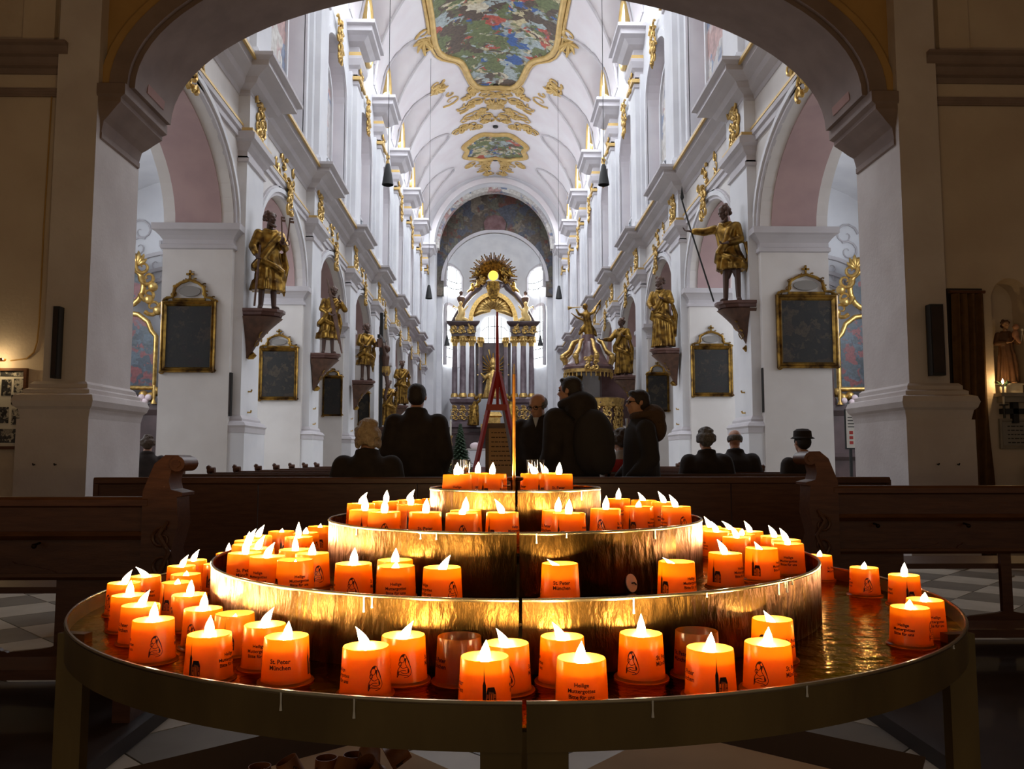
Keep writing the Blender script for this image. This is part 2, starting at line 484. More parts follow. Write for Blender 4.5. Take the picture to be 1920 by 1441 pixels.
def profile_run(mb, prof, fn, a0, a1):
    """prof polygon (out,z) swept straight; fn(a, out, z)"""
    return mb.rings([[fn(a0, o, z) for o, z in prof], [fn(a1, o, z) for o, z in prof]])


def moulding(z0, z1, o0, o1, base=-0.05, steps=3):
    """polygon of a stepped, flaring cornice profile"""
    pts = [(base, z0), (o0, z0)]
    for i in range(steps):
        a = o0 + (o1 - o0) * (i + 1) / steps; zz = z0 + (z1 - z0) * (i + 0.55) / steps
        pts.append((o0 + (o1 - o0) * (i + 0.35) / steps, zz)); pts.append((a, z0 + (z1 - z0) * (i + 0.7) / steps))
        pts.append((a, z0 + (z1 - z0) * (i + 1) / steps))
    pts.append((base, z1))
    return pts


def moulding_up(z0, z1, o0, o1, base=-0.05):
    """base moulding: widest at the bottom"""
    h = z1 - z0
    return [(base, z0), (o0, z0), (o0, z0 + h * 0.3), (o0 + 0.02, z0 + h * 0.36), (o0 + 0.03, z0 + h * 0.48), (o0 + 0.01, z0 + h * 0.6),
            (o1 + (o0 - o1) * 0.4, z0 + h * 0.66), (o1 + (o0 - o1) * 0.4, z0 + h * 0.78), (o1, z0 + h), (base, z1)]


def wrap_box(mb, prof, x0, x1, y0, y1):
    """sweep a profile (out,z) round a rectangle"""
    rs = []
    for o, z in prof:
        rs.append([(x0 - o, y0 - o, z), (x1 + o, y0 - o, z), (x1 + o, y1 + o, z), (x0 - o, y1 + o, z)])
    return mb.rings(rs, cap=True)


def wrap_prof(prof):
    return prof


def scroll(mb, c, r, turns, dirn, fn, th=0.03, phase=0.0, n=26, tip=0.25):
    """C-scroll spiral in 2D mapped with fn(u,v,h)"""
    pts, rad = [], []
    for i in range(n):
        f = i / (n - 1)
        a = phase + dirn * f * turns * 2 * pi
        rr = r * (1 - f) ** 0.8 + r * 0.08
        pts.append(Vector(fn(c[0] + rr * cos(a), c[1] + rr * sin(a), th * 0.6)))
        rad.append(th * (1 - (1 - tip) * f))
    mb.tube(pts, rad, 6)


def leafspray(mb, p, ang, L, fn, th=0.03, k=5, spread=1.6):
    for i in range(k):
        a = ang + spread * (i / (k - 1) - 0.5)
        l = L * (1 - 0.5 * abs(i / (k - 1) - 0.5))
        pts = [fn(p[0] + l * f * cos(a + 0.35 * f), p[1] + l * f * sin(a + 0.35 * f), th * (0.4 + 0.8 * sin(pi * f))) for f in (0, 0.3, 0.6, 0.85, 1)]
        mb.tube(pts, [th * 0.5, th * 1.2, th * 1.3, th * 0.8, th * 0.2], 6)


def rocaille(seed, w, h, fn, th=0.03, n=7):
    """irregular gilt shell-and-scroll ornament filling w x h round (0,0)"""
    r = random.Random(seed); mb = MB()
    for i in range(n):
        v = -h / 2 + h * (i + 0.5) / n
        for s in (-1, 1):
            u = s * w * 0.28 * (0.5 + r.random())
            scroll(mb, (u, v), min(w, h / n * 1.6) * (0.26 + 0.2 * r.random()), 1.0 + r.random() * 0.4, s, fn, th * (0.8 + 0.4 * r.random()), r.uniform(0, 6.28), 14)
        if r.random() < 0.8:
            leafspray(mb, (r.uniform(-0.1, 0.1) * w, v), r.uniform(0, 6.28), min(w, h / n * 2) * 0.55, fn, th * 0.8, 4, 2.0)
    leafspray(mb, (0, h / 2 * 0.8), pi / 2, h * 0.16, fn, th, 5)
    leafspray(mb, (0, -h / 2 * 0.8), -pi / 2, h * 0.16, fn, th, 5)
    return mb


# ================================================================== FLOOR
fl = struct('floor', MB().box(-14, 14, -3, 67, -0.30, -0.012), M['joint'])
TS = 0.45
tile_mb = MB().box(-TS / 2 + 0.004, TS / 2 - 0.004, -TS / 2 + 0.004, TS / 2 - 0.004, -0.012, 0.0)
tile_me = {c: tile_mb.mesh('floor_tile', M[c]) for c in ('tile_light', 'tile_dark')}
q = 1 / sqrt(2)
cand = []
for i in range(-22, 16):
    for j in range(-16, 22):
        u, v = -1.165 + (i + 0.5) * TS, 3.57 + (j + 0.5) * TS
        x, y = (u + v) * q, (v - u) * q
        near = -1.75 < x < 1.95 and 2.4 < y < 4.6 and not (abs(x - 0.1) < 0.75 and y > 3.4)
        lefta = -4.6 < x < -1.7 and 4.0 < y < 8.7
        righta = 2.1 < x < 4.85 and 4.7 < y < 8.7
        if near or lefta or righta:
            cand.append((x, y, (i + j) % 2))
for x, y, par in cand[:300]:
    link('floor_tile', tile_me['tile_light' if par else 'tile_dark'], fl, loc=(x, y, 0), rotz=-pi / 4)
# paving farther off, beyond the rows of pews
m, t, b = mat_new('distant_paving'); N, L = t.nodes, t.links
co = N.new('ShaderNodeTexCoord'); mp = N.new('ShaderNodeMapping'); mp.inputs['Rotation'].default_value = (0, 0, pi / 4)
ck = N.new('ShaderNodeTexChecker'); ck.inputs['Scale'].default_value = 1 / TS
ck.inputs[1].default_value = (0.55, 0.50, 0.42, 1); ck.inputs[2].default_value = (0.23, 0.20, 0.17, 1)
L.new(co.outputs['Object'], mp.inputs[0]); L.new(mp.outputs[0], ck.inputs[0]); L.new(ck.outputs[0], b.inputs['Base Color'])
b.inputs['Roughness'].default_value = 0.5
M['paving'] = m
obj('paving', MB().box(-13.9, 13.9, 8.95, 66.9, -0.012, -0.002), M['paving'], fl)
obj('paving', MB().box(-13.9, 13.9, -2.9, 2.2, -0.012, -0.002), M['paving'], fl)
obj('paving', MB().box(-13.9, 13.9, 2.2, 8.95, -0.016, -0.0105), M['paving'], fl)
obj('chancel_step', MB().box(-4.9, 5.0, 44.5, 66.9, 0, 0.55), M['marble'], fl)
obj('chancel_step', MB().box(-4.9, 5.0, 57.0, 66.9, 0.55, 1.1), M['marble'], fl)
# low wooden platforms under the benches
struct('pew_platform', MB().box(-5.2, -1.37, 1.0, 4.02, 0, 0.06), M['darkwood'])
struct('pew_platform', MB().box(1.58, 5.2, 1.0, 4.80, 0, 0.06), M['darkwood'])

# ================================================================== WEST BAY: the piers and the arch that frame the nave
def near_fn(a, z, t):
    return (XC + a, t, z)


nw = MB()
arch_wall(nw, near_fn, -8.6, 8.6, 5.2, 9.4, -4.15, 4.15, 5.2, 5.2, 1.87, 9.12, 10.02, 40)
near = struct('wall_arch', nw, M['ochre'])
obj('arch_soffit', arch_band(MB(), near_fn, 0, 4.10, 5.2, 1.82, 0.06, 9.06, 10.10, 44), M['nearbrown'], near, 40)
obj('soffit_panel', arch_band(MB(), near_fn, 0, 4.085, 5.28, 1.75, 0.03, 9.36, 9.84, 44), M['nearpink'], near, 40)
obj('archivolt', arch_band(MB(), near_fn, 0, 4.16, 5.2, 1.88, 0.20, 9.00, 9.15, 44), M['nearbrown'], near, 40)
obj('archivolt', arch_band(MB(), near_fn, 0, 4.36, 5.2, 2.08, 0.12, 9.04, 9.15, 44), M['ochre'], near, 40)
obj('ceiling_band', MB().box(-8.5, 8.7, 8.3, 9.12, 8.0, 8.2), M['ochre'], near)
struct('ceiling_west', MB().box(-8.6, 8.8, -3, 9.2, 8.2, 8.4), M['ochre'])

for s, side in ((-1, 'left'), (1, 'right')):
    def X(d): return XC + s * d
    x0, x1 = sorted((X(4.45), X(4.90)))
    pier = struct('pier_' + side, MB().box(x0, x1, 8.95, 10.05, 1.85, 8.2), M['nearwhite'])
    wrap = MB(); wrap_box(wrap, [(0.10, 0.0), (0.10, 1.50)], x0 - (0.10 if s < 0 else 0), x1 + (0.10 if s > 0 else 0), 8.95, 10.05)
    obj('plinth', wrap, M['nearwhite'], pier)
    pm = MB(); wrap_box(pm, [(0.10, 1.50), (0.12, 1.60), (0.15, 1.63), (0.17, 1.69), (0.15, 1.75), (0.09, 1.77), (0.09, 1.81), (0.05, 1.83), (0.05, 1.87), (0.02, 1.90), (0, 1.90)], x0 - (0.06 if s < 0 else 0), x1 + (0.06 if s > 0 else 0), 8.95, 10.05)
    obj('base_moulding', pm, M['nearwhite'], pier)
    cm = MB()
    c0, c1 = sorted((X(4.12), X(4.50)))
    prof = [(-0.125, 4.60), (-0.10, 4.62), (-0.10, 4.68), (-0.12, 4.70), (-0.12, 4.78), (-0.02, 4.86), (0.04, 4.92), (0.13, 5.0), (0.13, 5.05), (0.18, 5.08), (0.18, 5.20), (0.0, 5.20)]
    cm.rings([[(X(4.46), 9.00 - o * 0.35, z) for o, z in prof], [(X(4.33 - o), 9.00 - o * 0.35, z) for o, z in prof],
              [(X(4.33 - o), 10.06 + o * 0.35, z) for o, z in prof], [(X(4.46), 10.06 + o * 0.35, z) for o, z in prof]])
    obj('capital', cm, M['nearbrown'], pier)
    # wall beside the pier, facing west
    xa, xb = sorted((X(4.88), X(8.6)))
    if s < 0:
        wmb = MB().box(xa, xb, 9.10, 9.7, 0, 8.2)
    else:
        wmb = MB(); arch_wall(wmb, lambda a, z, q: (a, q, z), xa, xb, 0, 8.2, 5.58, 6.02, 1.80, 2.86, 0.24, 9.10, 9.7, 18)
        wmb.box(5.5, 6.1, 9.42, 9.5, 1.7, 3.2)
    wall = struct('wall_west_' + side, wmb, M['cream'])
    led = MB()
    profile_run(led, moulding(5.36, 5.66, 0.02, 0.22), lambda a, o, z: (a, 9.10 - o, z), X(4.80), X(8.5))
    profile_run(led, moulding(5.10, 5.18, 0.03, 0.06), lambda a, o, z: (a, 9.10 - o, z), X(4.86), X(8.5))
    obj('ledge', led, M['nearbrown'], wall)
    obj('strip', MB().box(X(5.0), X(5.35), 9.03, 9.12, 5.66, 8.2), M['cream'], wall)
    struct('wall_outer_' + side, MB().box(*sorted((X(8.6), X(8.8))), -3, 9.7, 0, 8.2), M['cream'])
    # hook pairs on the plinth
    for k in (0.16, 0.38):
        hk = MB().tube([(X(4.5 + k), 8.84, 1.02), (X(4.5 + k), 8.81, 1.015), (X(4.5 + k), 8.80, 1.03)], 0.008, 6)
        obj('hook', hk, M['black'], pier)

# ================================================================== NAVE ELEVATIONS
ROCO = {}


def roco(key, seed, w, h, th, n):
    if key not in ROCO:
        ROCO[key] = rocaille(seed, w, h, lambda u, v, t: (u, -t, v), th, n).mesh('gilt_ornament', M['gold'], 50, True)
    return ROCO[key]


HW, ZS = 4.98, 16.2
BAYC = [((10.1 if n == 0 else PY[n - 1] + 1.5) + PY[n]) / 2 for n in range(8)]
for s, side in ((-1, 'left'), (1, 'right')):
    def X(d): return XC + s * d
    fn = lambda a, z, t: (XC + s * t, a, z)
    face = pi / 2 if s < 0 else -pi / 2        # ornament front (-Y) turned towards the nave
    wb = MB(); ub = MB()
    for n in range(8):
        a0 = 10.06 if n == 0 else PY[n - 1] + 1.5
        a1 = PY[n]
        arch_wall(wb, fn, a0, a1, 0, 8.5, a0 + 0.01, a1 - 0.01, 0, 5.45, 1.75 if n == 0 else 1.62, 5.0, 6.3, 22)
        wb.box(X(5.0), X(6.3), a1, a1 + 1.5, 0, 8.5)
        o0, o1 = a0 + 0.42, a1 - 0.42
        if n == 0: o0 = a0 + 1.2
        arch_wall(ub, fn, a0, a1, 8.5, 20.6, o0, o1, 9.25, 12.7, 1.25, 5.0, 5.5, 18)
        ub.box(X(5.0), X(5.5), a1, a1 + 1.5, 8.5, 20.6)
    wall = struct('wall_' + side, wb, M['candlewhite'])
    cler = struct('wall_upper_' + side, ub, M['white'])
    pil_me = imp_me = None
    for n in range(8):
        y0 = PY[n]
        a0 = 10.06 if n == 0 else PY[n - 1] + 1.5
        bc = BAYC[n]; bh = (y0 - a0) / 2
        # rose soffit and archivolt of the arcade
        rise = 1.75 if n == 0 else 1.62
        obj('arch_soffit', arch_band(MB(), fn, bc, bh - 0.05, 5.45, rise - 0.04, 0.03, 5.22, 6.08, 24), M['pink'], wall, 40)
        obj('archivolt', arch_band(MB(), fn, bc, bh - 0.02, 5.45, rise - 0.01, 0.22, 4.95, 5.02, 24), M['grey'], wall, 40)
        obj('archivolt', arch_band(MB(), fn, bc, bh + 0.06, 5.45, rise + 0.07, 0.10, 4.91, 4.97, 24), M['white'], wall, 40)
        # impost round the pier
        im = MB(); xx = sorted((X(5.0), X(6.3)))
        wrap_box(im, [(0, 4.98), (0.04, 5.0), (0.04, 5.07), (0.01, 5.09), (0.01, 5.17), (0.06, 5.24), (0.12, 5.30), (0.17, 5.33), (0.17, 5.45), (0, 5.45)], xx[0], xx[1], y0 - 0.005, y0 + 1.505)
        obj('impost', im, M['grey'], wall)
        # giant pilaster: plinth, base, shaft, capital
        px = sorted((X(4.82), X(5.02)))
        obj('pilaster_plinth', MB().box(X(4.70), X(5.02), y0 + 0.02, y0 + 1.40, 0, 1.55), M['white'], wall)
        bm_ = MB(); wrap_box(bm_, [(0.13, 1.55), (0.13, 1.64), (0.15, 1.68), (0.11, 1.74), (0.05, 1.77), (0.05, 1.81), (0.0, 1.88)], px[0], px[1], y0 + 0.14, y0 + 1.28)
        obj('pilaster_base', bm_, M['grey'], wall)
        obj('pilaster', MB().box(X(4.82), X(5.02), y0 + 0.14, y0 + 1.28, 1.85, 6.85), M['white'], wall)
        cp = MB(); wrap_box(cp, [(0, 6.72), (0.04, 6.74), (0.04, 6.80), (0.0, 6.82), (0.0, 6.95), (0.07, 7.02), (0.10, 7.10), (0.18, 7.14), (0.18, 7.26), (0.14, 7.26), (0.14, 7.30), (0, 7.30)], px[0], px[1], y0 + 0.14, y0 + 1.28)
        obj('pilaster_capital', cp, M['grey'], wall)
        obj('gilt_line', MB().box(X(4.70), X(5.0), y0 + 0.03, y0 + 1.39, 7.30, 7.37), M['goldflat'], wall)
        # entablature: block over the pilaster and the run between
        obj('frieze_block', MB().box(X(4.78), X(5.05), y0 + 0.10, y0 + 1.32, 7.37, 8.08), M['white'], wall)
        cb = MB(); wrap_box(cb, [(0, 8.02), (0.05, 8.06), (0.05, 8.12), (0.20, 8.20), (0.26, 8.30), (0.40, 8.36), (0.52, 8.40), (0.52, 8.50), (0.62, 8.55), (0.62, 8.62), (0, 8.66)], px[0], px[1], y0 + 0.10, y0 + 1.32)
        obj('cornice_block', cb, M['grey'], wall)
        cr = MB()
        profile_run(cr, [(-0.05, 8.02), (0.02, 8.04), (0.04, 8.12), (0.16, 8.2), (0.20, 8.30), (0.30, 8.36), (0.38, 8.40), (0.38, 8.50), (0.46, 8.55), (0.46, 8.62), (-0.05, 8.66)], lambda a, o, z: (X(5.0 - o), a, z), a0, y0 + 0.12)
        obj('cornice', cr, M['grey'], wall)
        obj('gilt_line', MB().box(X(4.53), X(4.58), a0, y0 + 0.1, 8.50, 8.56), M['goldflat'], wall)
        ar = MB()
        profile_run(ar, [(-0.05, 7.18), (0.05, 7.18), (0.05, 7.30), (0.09, 7.32), (0.09, 7.42), (-0.05, 7.45)], lambda a, o, z: (X(5.0 - o), a, z), a0, y0 + 0.12)
        obj('architrave', ar, M['grey'], wall)
        obj('gilt_line', MB().box(X(4.90), X(4.95), a0, y0 + 0.1, 7.42, 7.47), M['goldflat'], wall)
        # gilt rocaille: on the frieze block, on the frieze and at the arch crown
        link('gilt_ornament', roco('blk', 3, 0.66, 0.9, 0.034, 5), wall, (X(4.77), y0 + 0.71, 7.80), face)
        link('gilt_ornament', roco('frz', 11, 2.3, 0.62, 0.030, 3), wall, (X(4.99), bc, 7.74), face)
        link('gilt_ornament', roco('key', 5, 0.45, 0.75, 0.034, 4), wall, (X(4.88), bc, 7.12 if n else 7.25), face)
        # small brass pegs below the statue bracket
        for zz in (2.35, 1.95):
            obj('brass_peg', MB().tube([(X(4.82), y0 + 0.6, zz), (X(4.76), y0 + 0.6, zz), (X(4.75), y0 + 0.6, zz + 0.04)], 0.018, 6), M['gold'], wall)
        # clerestory pilaster and its tall capital
        obj('upper_pilaster', MB().box(X(4.72), X(5.02), y0 + 0.20, y0 + 1.22, 8.6, 14.0), M['white'], cler)
        obj('upper_pilaster', MB().box(X(4.86), X(5.02), y0 - 0.06, y0 + 1.48, 8.6, 14.0), M['white'], cler)
        ubm = MB(); ux = sorted((X(4.72), X(5.02))); wrap_box(ubm, [(0.08, 8.6), (0.08, 8.95), (0.03, 9.05), (0, 9.05)], ux[0], ux[1], y0 + 0.20, y0 + 1.22)
        obj('upper_base', ubm, M['white'], cler)
        uc = MB(); wrap_box(uc, [(0, 13.6), (0.05, 13.64), (0.05, 13.75), (0.0, 13.8), (0.0, 14.2), (0.10, 14.3), (0.16, 14.5), (0.16, 14.6), (0.05, 14.66), (0.05, 14.95), (0.25, 15.05), (0.40, 15.2), (0.55, 15.28), (0.55, 15.45), (0.66, 15.5), (0.66, 15.62), (0, 15.66)], ux[0], ux[1], y0 + 0.20, y0 + 1.22)
        obj('upper_capital', uc, M['grey'], cler)
        for zz in (13.78, 14.62):
            obj('gilt_line', MB().box(X(4.60), X(5.0), y0 + 0.08, y0 + 1.34, zz, zz + 0.12), M['goldflat'], cler)
        # recessed arched field: rose ground, painting, parapet window, gilt cartouche
        o0, o1 = (a0 + 0.42 if n else a0 + 1.2), y0 - 0.42
        oc, oh = (o0 + o1) / 2, (o1 - o0) / 2
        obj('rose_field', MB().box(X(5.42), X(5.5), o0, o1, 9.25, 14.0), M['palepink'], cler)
        pn = MB(); poly = [(oc - oh * 0.66, 10.5)] + arch_pts(oc, oh * 0.66, 12.3, 1.1, 14) + [(oc + oh * 0.66, 10.5)]
        pn.prism(poly, lambda a, z, t: (X(t), a, z), 5.36, 5.43)
        obj('wall_painting', pn, M['panelpaint'], cler)
        fr = MB(); arch_band(fr, fn, oc, oh * 0.66, 12.3, 1.1, 0.12, 5.30, 5.43, 16, legs=1.8)
        obj('painting_frame', fr, M['white'], cler, 40)
        obj('archivolt', arch_band(MB(), fn, oc, oh, 12.7, 1.25, 0.2, 4.94, 5.02, 18, legs=3.4), M['white'], cler, 40)
        gw = MB().box(X(5.28), X(5.33), oc - oh * 0.8, oc + oh * 0.8, 9.25, 10.35)
        gwo = obj('gallery_window', gw, M['leadglass'], cler)
        gm = MB()
        for k in range(6):
            yy = oc - oh * 0.8 + oh * 1.6 * k / 5
            gm.box(X(5.24), X(5.30), yy - 0.035, yy + 0.035, 9.25, 10.35)
        for zz in (9.28, 9.8, 10.32):
            gm.box(X(5.24), X(5.30), oc - oh * 0.8, oc + oh * 0.8, zz - 0.035, zz + 0.035)
        obj('glazing_bar', gm, M['white'], gwo)
        link('gilt_ornament', roco('cart', 21, 0.8, 1.25, 0.05, 5), cler, (X(4.90), oc, 13.95), face)
        link('gilt_ornament', roco('cart2', 22, 0.5, 0.9, 0.04, 4), cler, (X(4.68), y0 + 0.71, 14.15), face)
        # round-ended daylight window in the lunette under the vault
        wm = MB(); wpoly = [(oc + 0.85 * cos(2 * pi * k / 24), 17.35 + 1.25 * sin(2 * pi * k / 24)) for k in range(24)]
        wm.prism(wpoly, lambda a, z, t: (X(t), a, z), 4.93, 4.99)
        wo = tag(obj('window_%d' % (1 + n + (8 if s > 0 else 0)), wm, M['window']), 'bright oval daylight window high under the nave vault', None, None, 'structure')
        fw = MB(); fw.tube([(X(4.92), oc + 0.92 * cos(2 * pi * k / 28), 17.35 + 1.32 * sin(2 * pi * k / 28)) for k in range(29)], 0.10, 8)
        obj('window_frame', fw, M['goldflat'], wo, 60)
    # aisle behind the arcade: outer wall, vault, end wall with an arch
    aisle = MB()
    aisle.box(X(11.4), X(11.7), 9.7, 60, 0, 9.2)
    aw = struct('wall_aisle_' + side, aisle, M['white'])
    obj('aisle_end_wall', MB().box(X(6.3), X(11.4), 23.6, 23.9, 0, 9.2), M['white'], aw)
    ef = lambda a, z, t: (X(a), t, z)
    em = MB()
    for w0, z_ in ((0.0, 0), (0.3, 0), (0.75, 0)):
        arch_band(em, ef, 9.3, 1.35 + w0, 4.6, 1.5 + w0, 0.10, 23.50, 23.62, 22, legs=2.0)
    obj('wall_arch_moulding', em, M['grey'], aw, 40)
    vm = MB(); rs = []
    for k in range(17):
        a = pi * k / 16; rs.append([(X(8.85 - 2.6 * cos(a)), yy, 7.0 + 2.1 * sin(a)) for yy in (9.7, 15.5, 21.3, 23.7)])
    vm.rings(rs, closed=False, cap=False)
    struct('ceiling_aisle_' + side, vm, M['white'], 40)
    st = MB(); r = random.Random(4)
    for k in range(16):
        u, v = 7.3 + r.random() * 3.2, 6.1 + r.random() * 1.5
        scroll(st, (u, v), 0.22 + 0.16 * r.random(), 1.2, r.choice((-1, 1)), lambda u, v, h: (X(u), 23.58 - h, v), 0.035, r.uniform(0, 6), 14)
    obj('stucco_scrolls', st, M['grey'], aw, 50)
    sb = MB()
    for k in range(16):
        u, v = 6.9 + r.random() * 1.5, 4.2 + r.random() * 2.0
        leafspray(sb, (u, v), r.uniform(0, 6), 0.3, lambda u, v, h: (X(u), 23.58 - h, v), 0.03, 4, 2)
    obj('stucco_leaves', sb, M['grey'], aw, 50)
    obj('aisle_west_wall', MB().box(X(6.2), X(11.4), 9.6, 9.72, 0, 9.2), M['white'], aw)

# ================================================================== VAULT
def z_vault(x, y):
    xx = min(abs(x - XC), HW)
    z = ZS + 4.75 * sqrt(max(0.0, 1 - (xx / HW) ** 2))
    for c in BAYC:
        u = (y - c) / 2.08
        if abs(u) < 1:
            z = max(z, min(ZS + 3.7 * sqrt(1 - u * u) + 0.12 * (HW - xx), 20.9))
            break
    return z


vb = MB(); NX, NY = 44, 196
vs = []
for j in range(NY + 1):
    y = 10.0 + (58.0 - 10.0) * j / NY
    for i in range(NX + 1):
        x = XC - HW * cos(pi * i / NX)
        vs.append((x, y, z_vault(x, y)))
vb.add(vs, [(j * (NX + 1) + i, j * (NX + 1) + i + 1, (j + 1) * (NX + 1) + i + 1, (j + 1) * (NX + 1) + i) for j in range(NY) for i in range(NX)])
M['vault'] = pmat('vault_plaster', (0.80, 0.765, 0.78), 0.8, col2=(0.76, 0.70, 0.72), scale=0.8)
ceil = struct('ceiling', vb, M['vault'], 35)
for n, c in enumerate(BAYC):
    for s in (-1, 1):
        pts = []
        for k in range(29):
            u = -1 + 2 * k / 28
            lz = ZS + 3.7 * sqrt(max(0, 1 - u * u))
            lo, hi = 0.0, HW
            for _ in range(24):
                mid = (lo + hi) / 2
                if ZS + 4.75 * sqrt(1 - (mid / HW) ** 2) > min(lz + 0.12 * (HW - mid), 20.9): lo = mid
                else: hi = mid
            x = lo
            pts.append((XC + s * x, c + u * 2.08, ZS + 4.75 * sqrt(max(0, 1 - (x / HW) ** 2)) - 0.03))
        obj('vault_rib', MB().tube(pts, 0.055, 6), M['grey'], ceil, 50)


def vault_fn(cy, mir=1):
    return lambda u, v, h: (XC + u * mir, cy + v, z_vault(XC + u, cy + v) - 0.02 - h)


def fresco(cy, hx, hy, mat, lob, name='fresco'):
    def rho(a): return 1 + lob * cos(4 * a) - 0.05 * cos(8 * a)
    mb = MB(); n, k = 64, 12
    vs = [(XC, cy, z_vault(XC, cy) - 0.06)]
    for j in range(1, k + 1):
        for i in range(n):
            a = 2 * pi * i / n
            x, y = XC + hx * rho(a) * cos(a) * j / k, cy + hy * rho(a) * sin(a) * j / k
            vs.append((x, y, z_vault(x, y) - 0.06))
    fs = [(0, 1 + i, 1 + (i + 1) % n) for i in range(n)]
    for j in range(k - 1):
        for i in range(n):
            fs.append((1 + j * n + i, 1 + (j + 1) * n + i, 1 + (j + 1) * n + (i + 1) % n, 1 + j * n + (i + 1) % n))
    mb.add(vs, fs)
    f = obj(name, mb, mat, ceil, 60)
    fr = MB()
    pts = []
    for i in range(n + 1):
        a = 2 * pi * i / n
        x, y = XC + hx * rho(a) * cos(a), cy + hy * rho(a) * sin(a)
        pts.append((x, y, z_vault(x, y) - 0.07))
    fr.tube(pts, 0.15, 8)
    pts2 = [(XC + (p[0] - XC) * 1.07, cy + (p[1] - cy) * 1.05, z_vault(XC + (p[0] - XC) * 1.07, cy + (p[1] - cy) * 1.05) - 0.05) for p in pts]
    fr.tube(pts2, 0.07, 6)
    obj('fresco_frame', fr, M['goldflat'], f, 60)
    return f


fresco(34.6, 2.75, 8.3, M['fresco'], 0.07)
fresco(51.8, 2.0, 2.2, M['fresco2'], -0.06)
# gilt scrollwork on the vault
gb = MB(); r = random.Random(12)
for (cy, spread, k) in ((43.6, 2.6, 14), (45.6, 2.0, 12), (47.6, 2.4, 14), (54.6, 1.8, 10), (56.2, 1.2, 6)):
    for i in range(k):
        u, v = r.uniform(0.25, spread), r.uniform(-0.9, 0.9)
        ph, rr, tn = r.uniform(0, 6.28), r.uniform(0.22, 0.48), r.uniform(0.7, 1.2)
        for mir in (-1, 1):
            scroll(gb, (u, v), rr, tn, 1, vault_fn(cy, mir), 0.055, ph, 12)
            if i % 2 == 0: leafspray(gb, (u, v), ph, 0.5, vault_fn(cy, mir), 0.06, 4, 1.8)
for i in range(12):
    leafspray(gb, (0, 0), i * pi / 6, 0.7, vault_fn(45.6), 0.05, 2, 0.3)
for s in (-1, 1):
    for cy, u in ((41.0, 3.0), (36.2, 3.25), (30.5, 3.2)):
        for i in range(6):
            scroll(gb, (u * 1.0, r.uniform(-0.8, 0.8)), 0.35, 1.1, s, vault_fn(cy, s), 0.07, r.uniform(0, 6), 12)
        leafspray(gb, (u, 0.4), 1.2, 0.9, vault_fn(cy, s), 0.07, 5, 2)
tag(obj('gilt_scrollwork', gb, M['goldflat'], ceil, 60), kind='stuff')
for cy in (42.95, 48.6, 54.2):
    obj('lamp_hole', MB().lathe([(0.16, -0.08), (0.16, 0.0)], 16, (XC, cy, 20.93)), M['black'], ceil)

# ================================================================== CHANCEL ARCH AND APSE
cfn = lambda a, z, t: (XC + a, t, z)
cw = MB(); arch_wall(cw, cfn, -5.6, 5.6, 0, 22, -4.25, 4.25, 0, 15.9, 4.5, 57.4, 58.4, 36)
ca = struct('wall_chancel_arch', cw, M['white'])
obj('chancel_archivolt', arch_band(MB(), cfn, 0, 4.25, 15.9, 4.5, 0.35, 57.25, 57.5, 36), M['vault'], ca, 40)
obj('painted_archivolt', arch_band(MB(), cfn, 0, 3.98, 15.9, 4.2, 0.3, 58.3, 59.0, 36), M['panelpaint'], ca, 40)
aw2 = MB(); arch_wall(aw2, cfn, -5.6, 5.6, 13.0, 22, -3.8, 3.8, 13.0, 14.1, 3.7, 61.0, 61.3, 36)
af = struct('wall_apse_fresco', aw2, M['apsefresco'])
obj('apse_archivolt', arch_band(MB(), cfn, 0, 3.78, 14.1, 3.68, 0.22, 60.85, 61.02, 36), M['grey'], af, 40)
obj('painted_cartouche', MB().prism([(-0.75, 17.95), (0.75, 17.95), (0.85, 18.5), (0.55, 18.95), (0, 19.1), (-0.55, 18.95), (-0.85, 18.5)], cfn, 60.8, 61.0), M['marble'], af)
for s in (-1, 1):
    struct('wall_chancel_' + ('left' if s < 0 else 'right'), MB().box(XC + s * 4.3, XC + s * 4.8, 58.4, 62, 0, 21.5), M['white'])
ap = MB(); R0 = 4.0; ys0 = 62.0
prof = [(R0, 0), (R0, 16.0)] + [(R0 * cos(a * pi / 2 / 10), 16.0 + 2.6 * sin(a * pi / 2 / 10)) for a in range(1, 11)]
ap.lathe(prof, 36, (XC, ys0, 0), cap=False, a0=-0.12, a1=pi + 0.12)
apse = struct('wall_apse', ap, M['white'], 40)
for s in (-1, 1):
    struct('wall_apse_' + ('left' if s < 0 else 'right'), MB().box(XC + s * 3.92, XC + s * 4.35, 61.32, 62.1, 0, 21.5), M['white'])
struct('ceiling_chancel', MB().box(-5.5, 5.7, 58.0, 66.5, 21.8, 22.0), M['vault'])


def apse_patch(a0, a1, z0, z1, rise, rr, n=8):
    mb = MB(); ring0, ring1 = [], []
    for i in range(n + 1):
        a = a0 + (a1 - a0) * i / n; f = abs(2 * i / n - 1)
        top = z1 + rise * sqrt(max(0, 1 - f * f))
        ring0.append((XC + rr * cos(a), ys0 + rr * sin(a), z0 - (rise * 0.5 * sqrt(max(0, 1 - f * f)) if z0 > 13 else 0)))
        ring1.append((XC + rr * cos(a), ys0 + rr * sin(a), top))
    for i in range(n):
        mb.add([ring0[i], ring0[i + 1], ring1[i + 1], ring1[i]], [(0, 1, 2, 3)])
    return mb, ring0, ring1


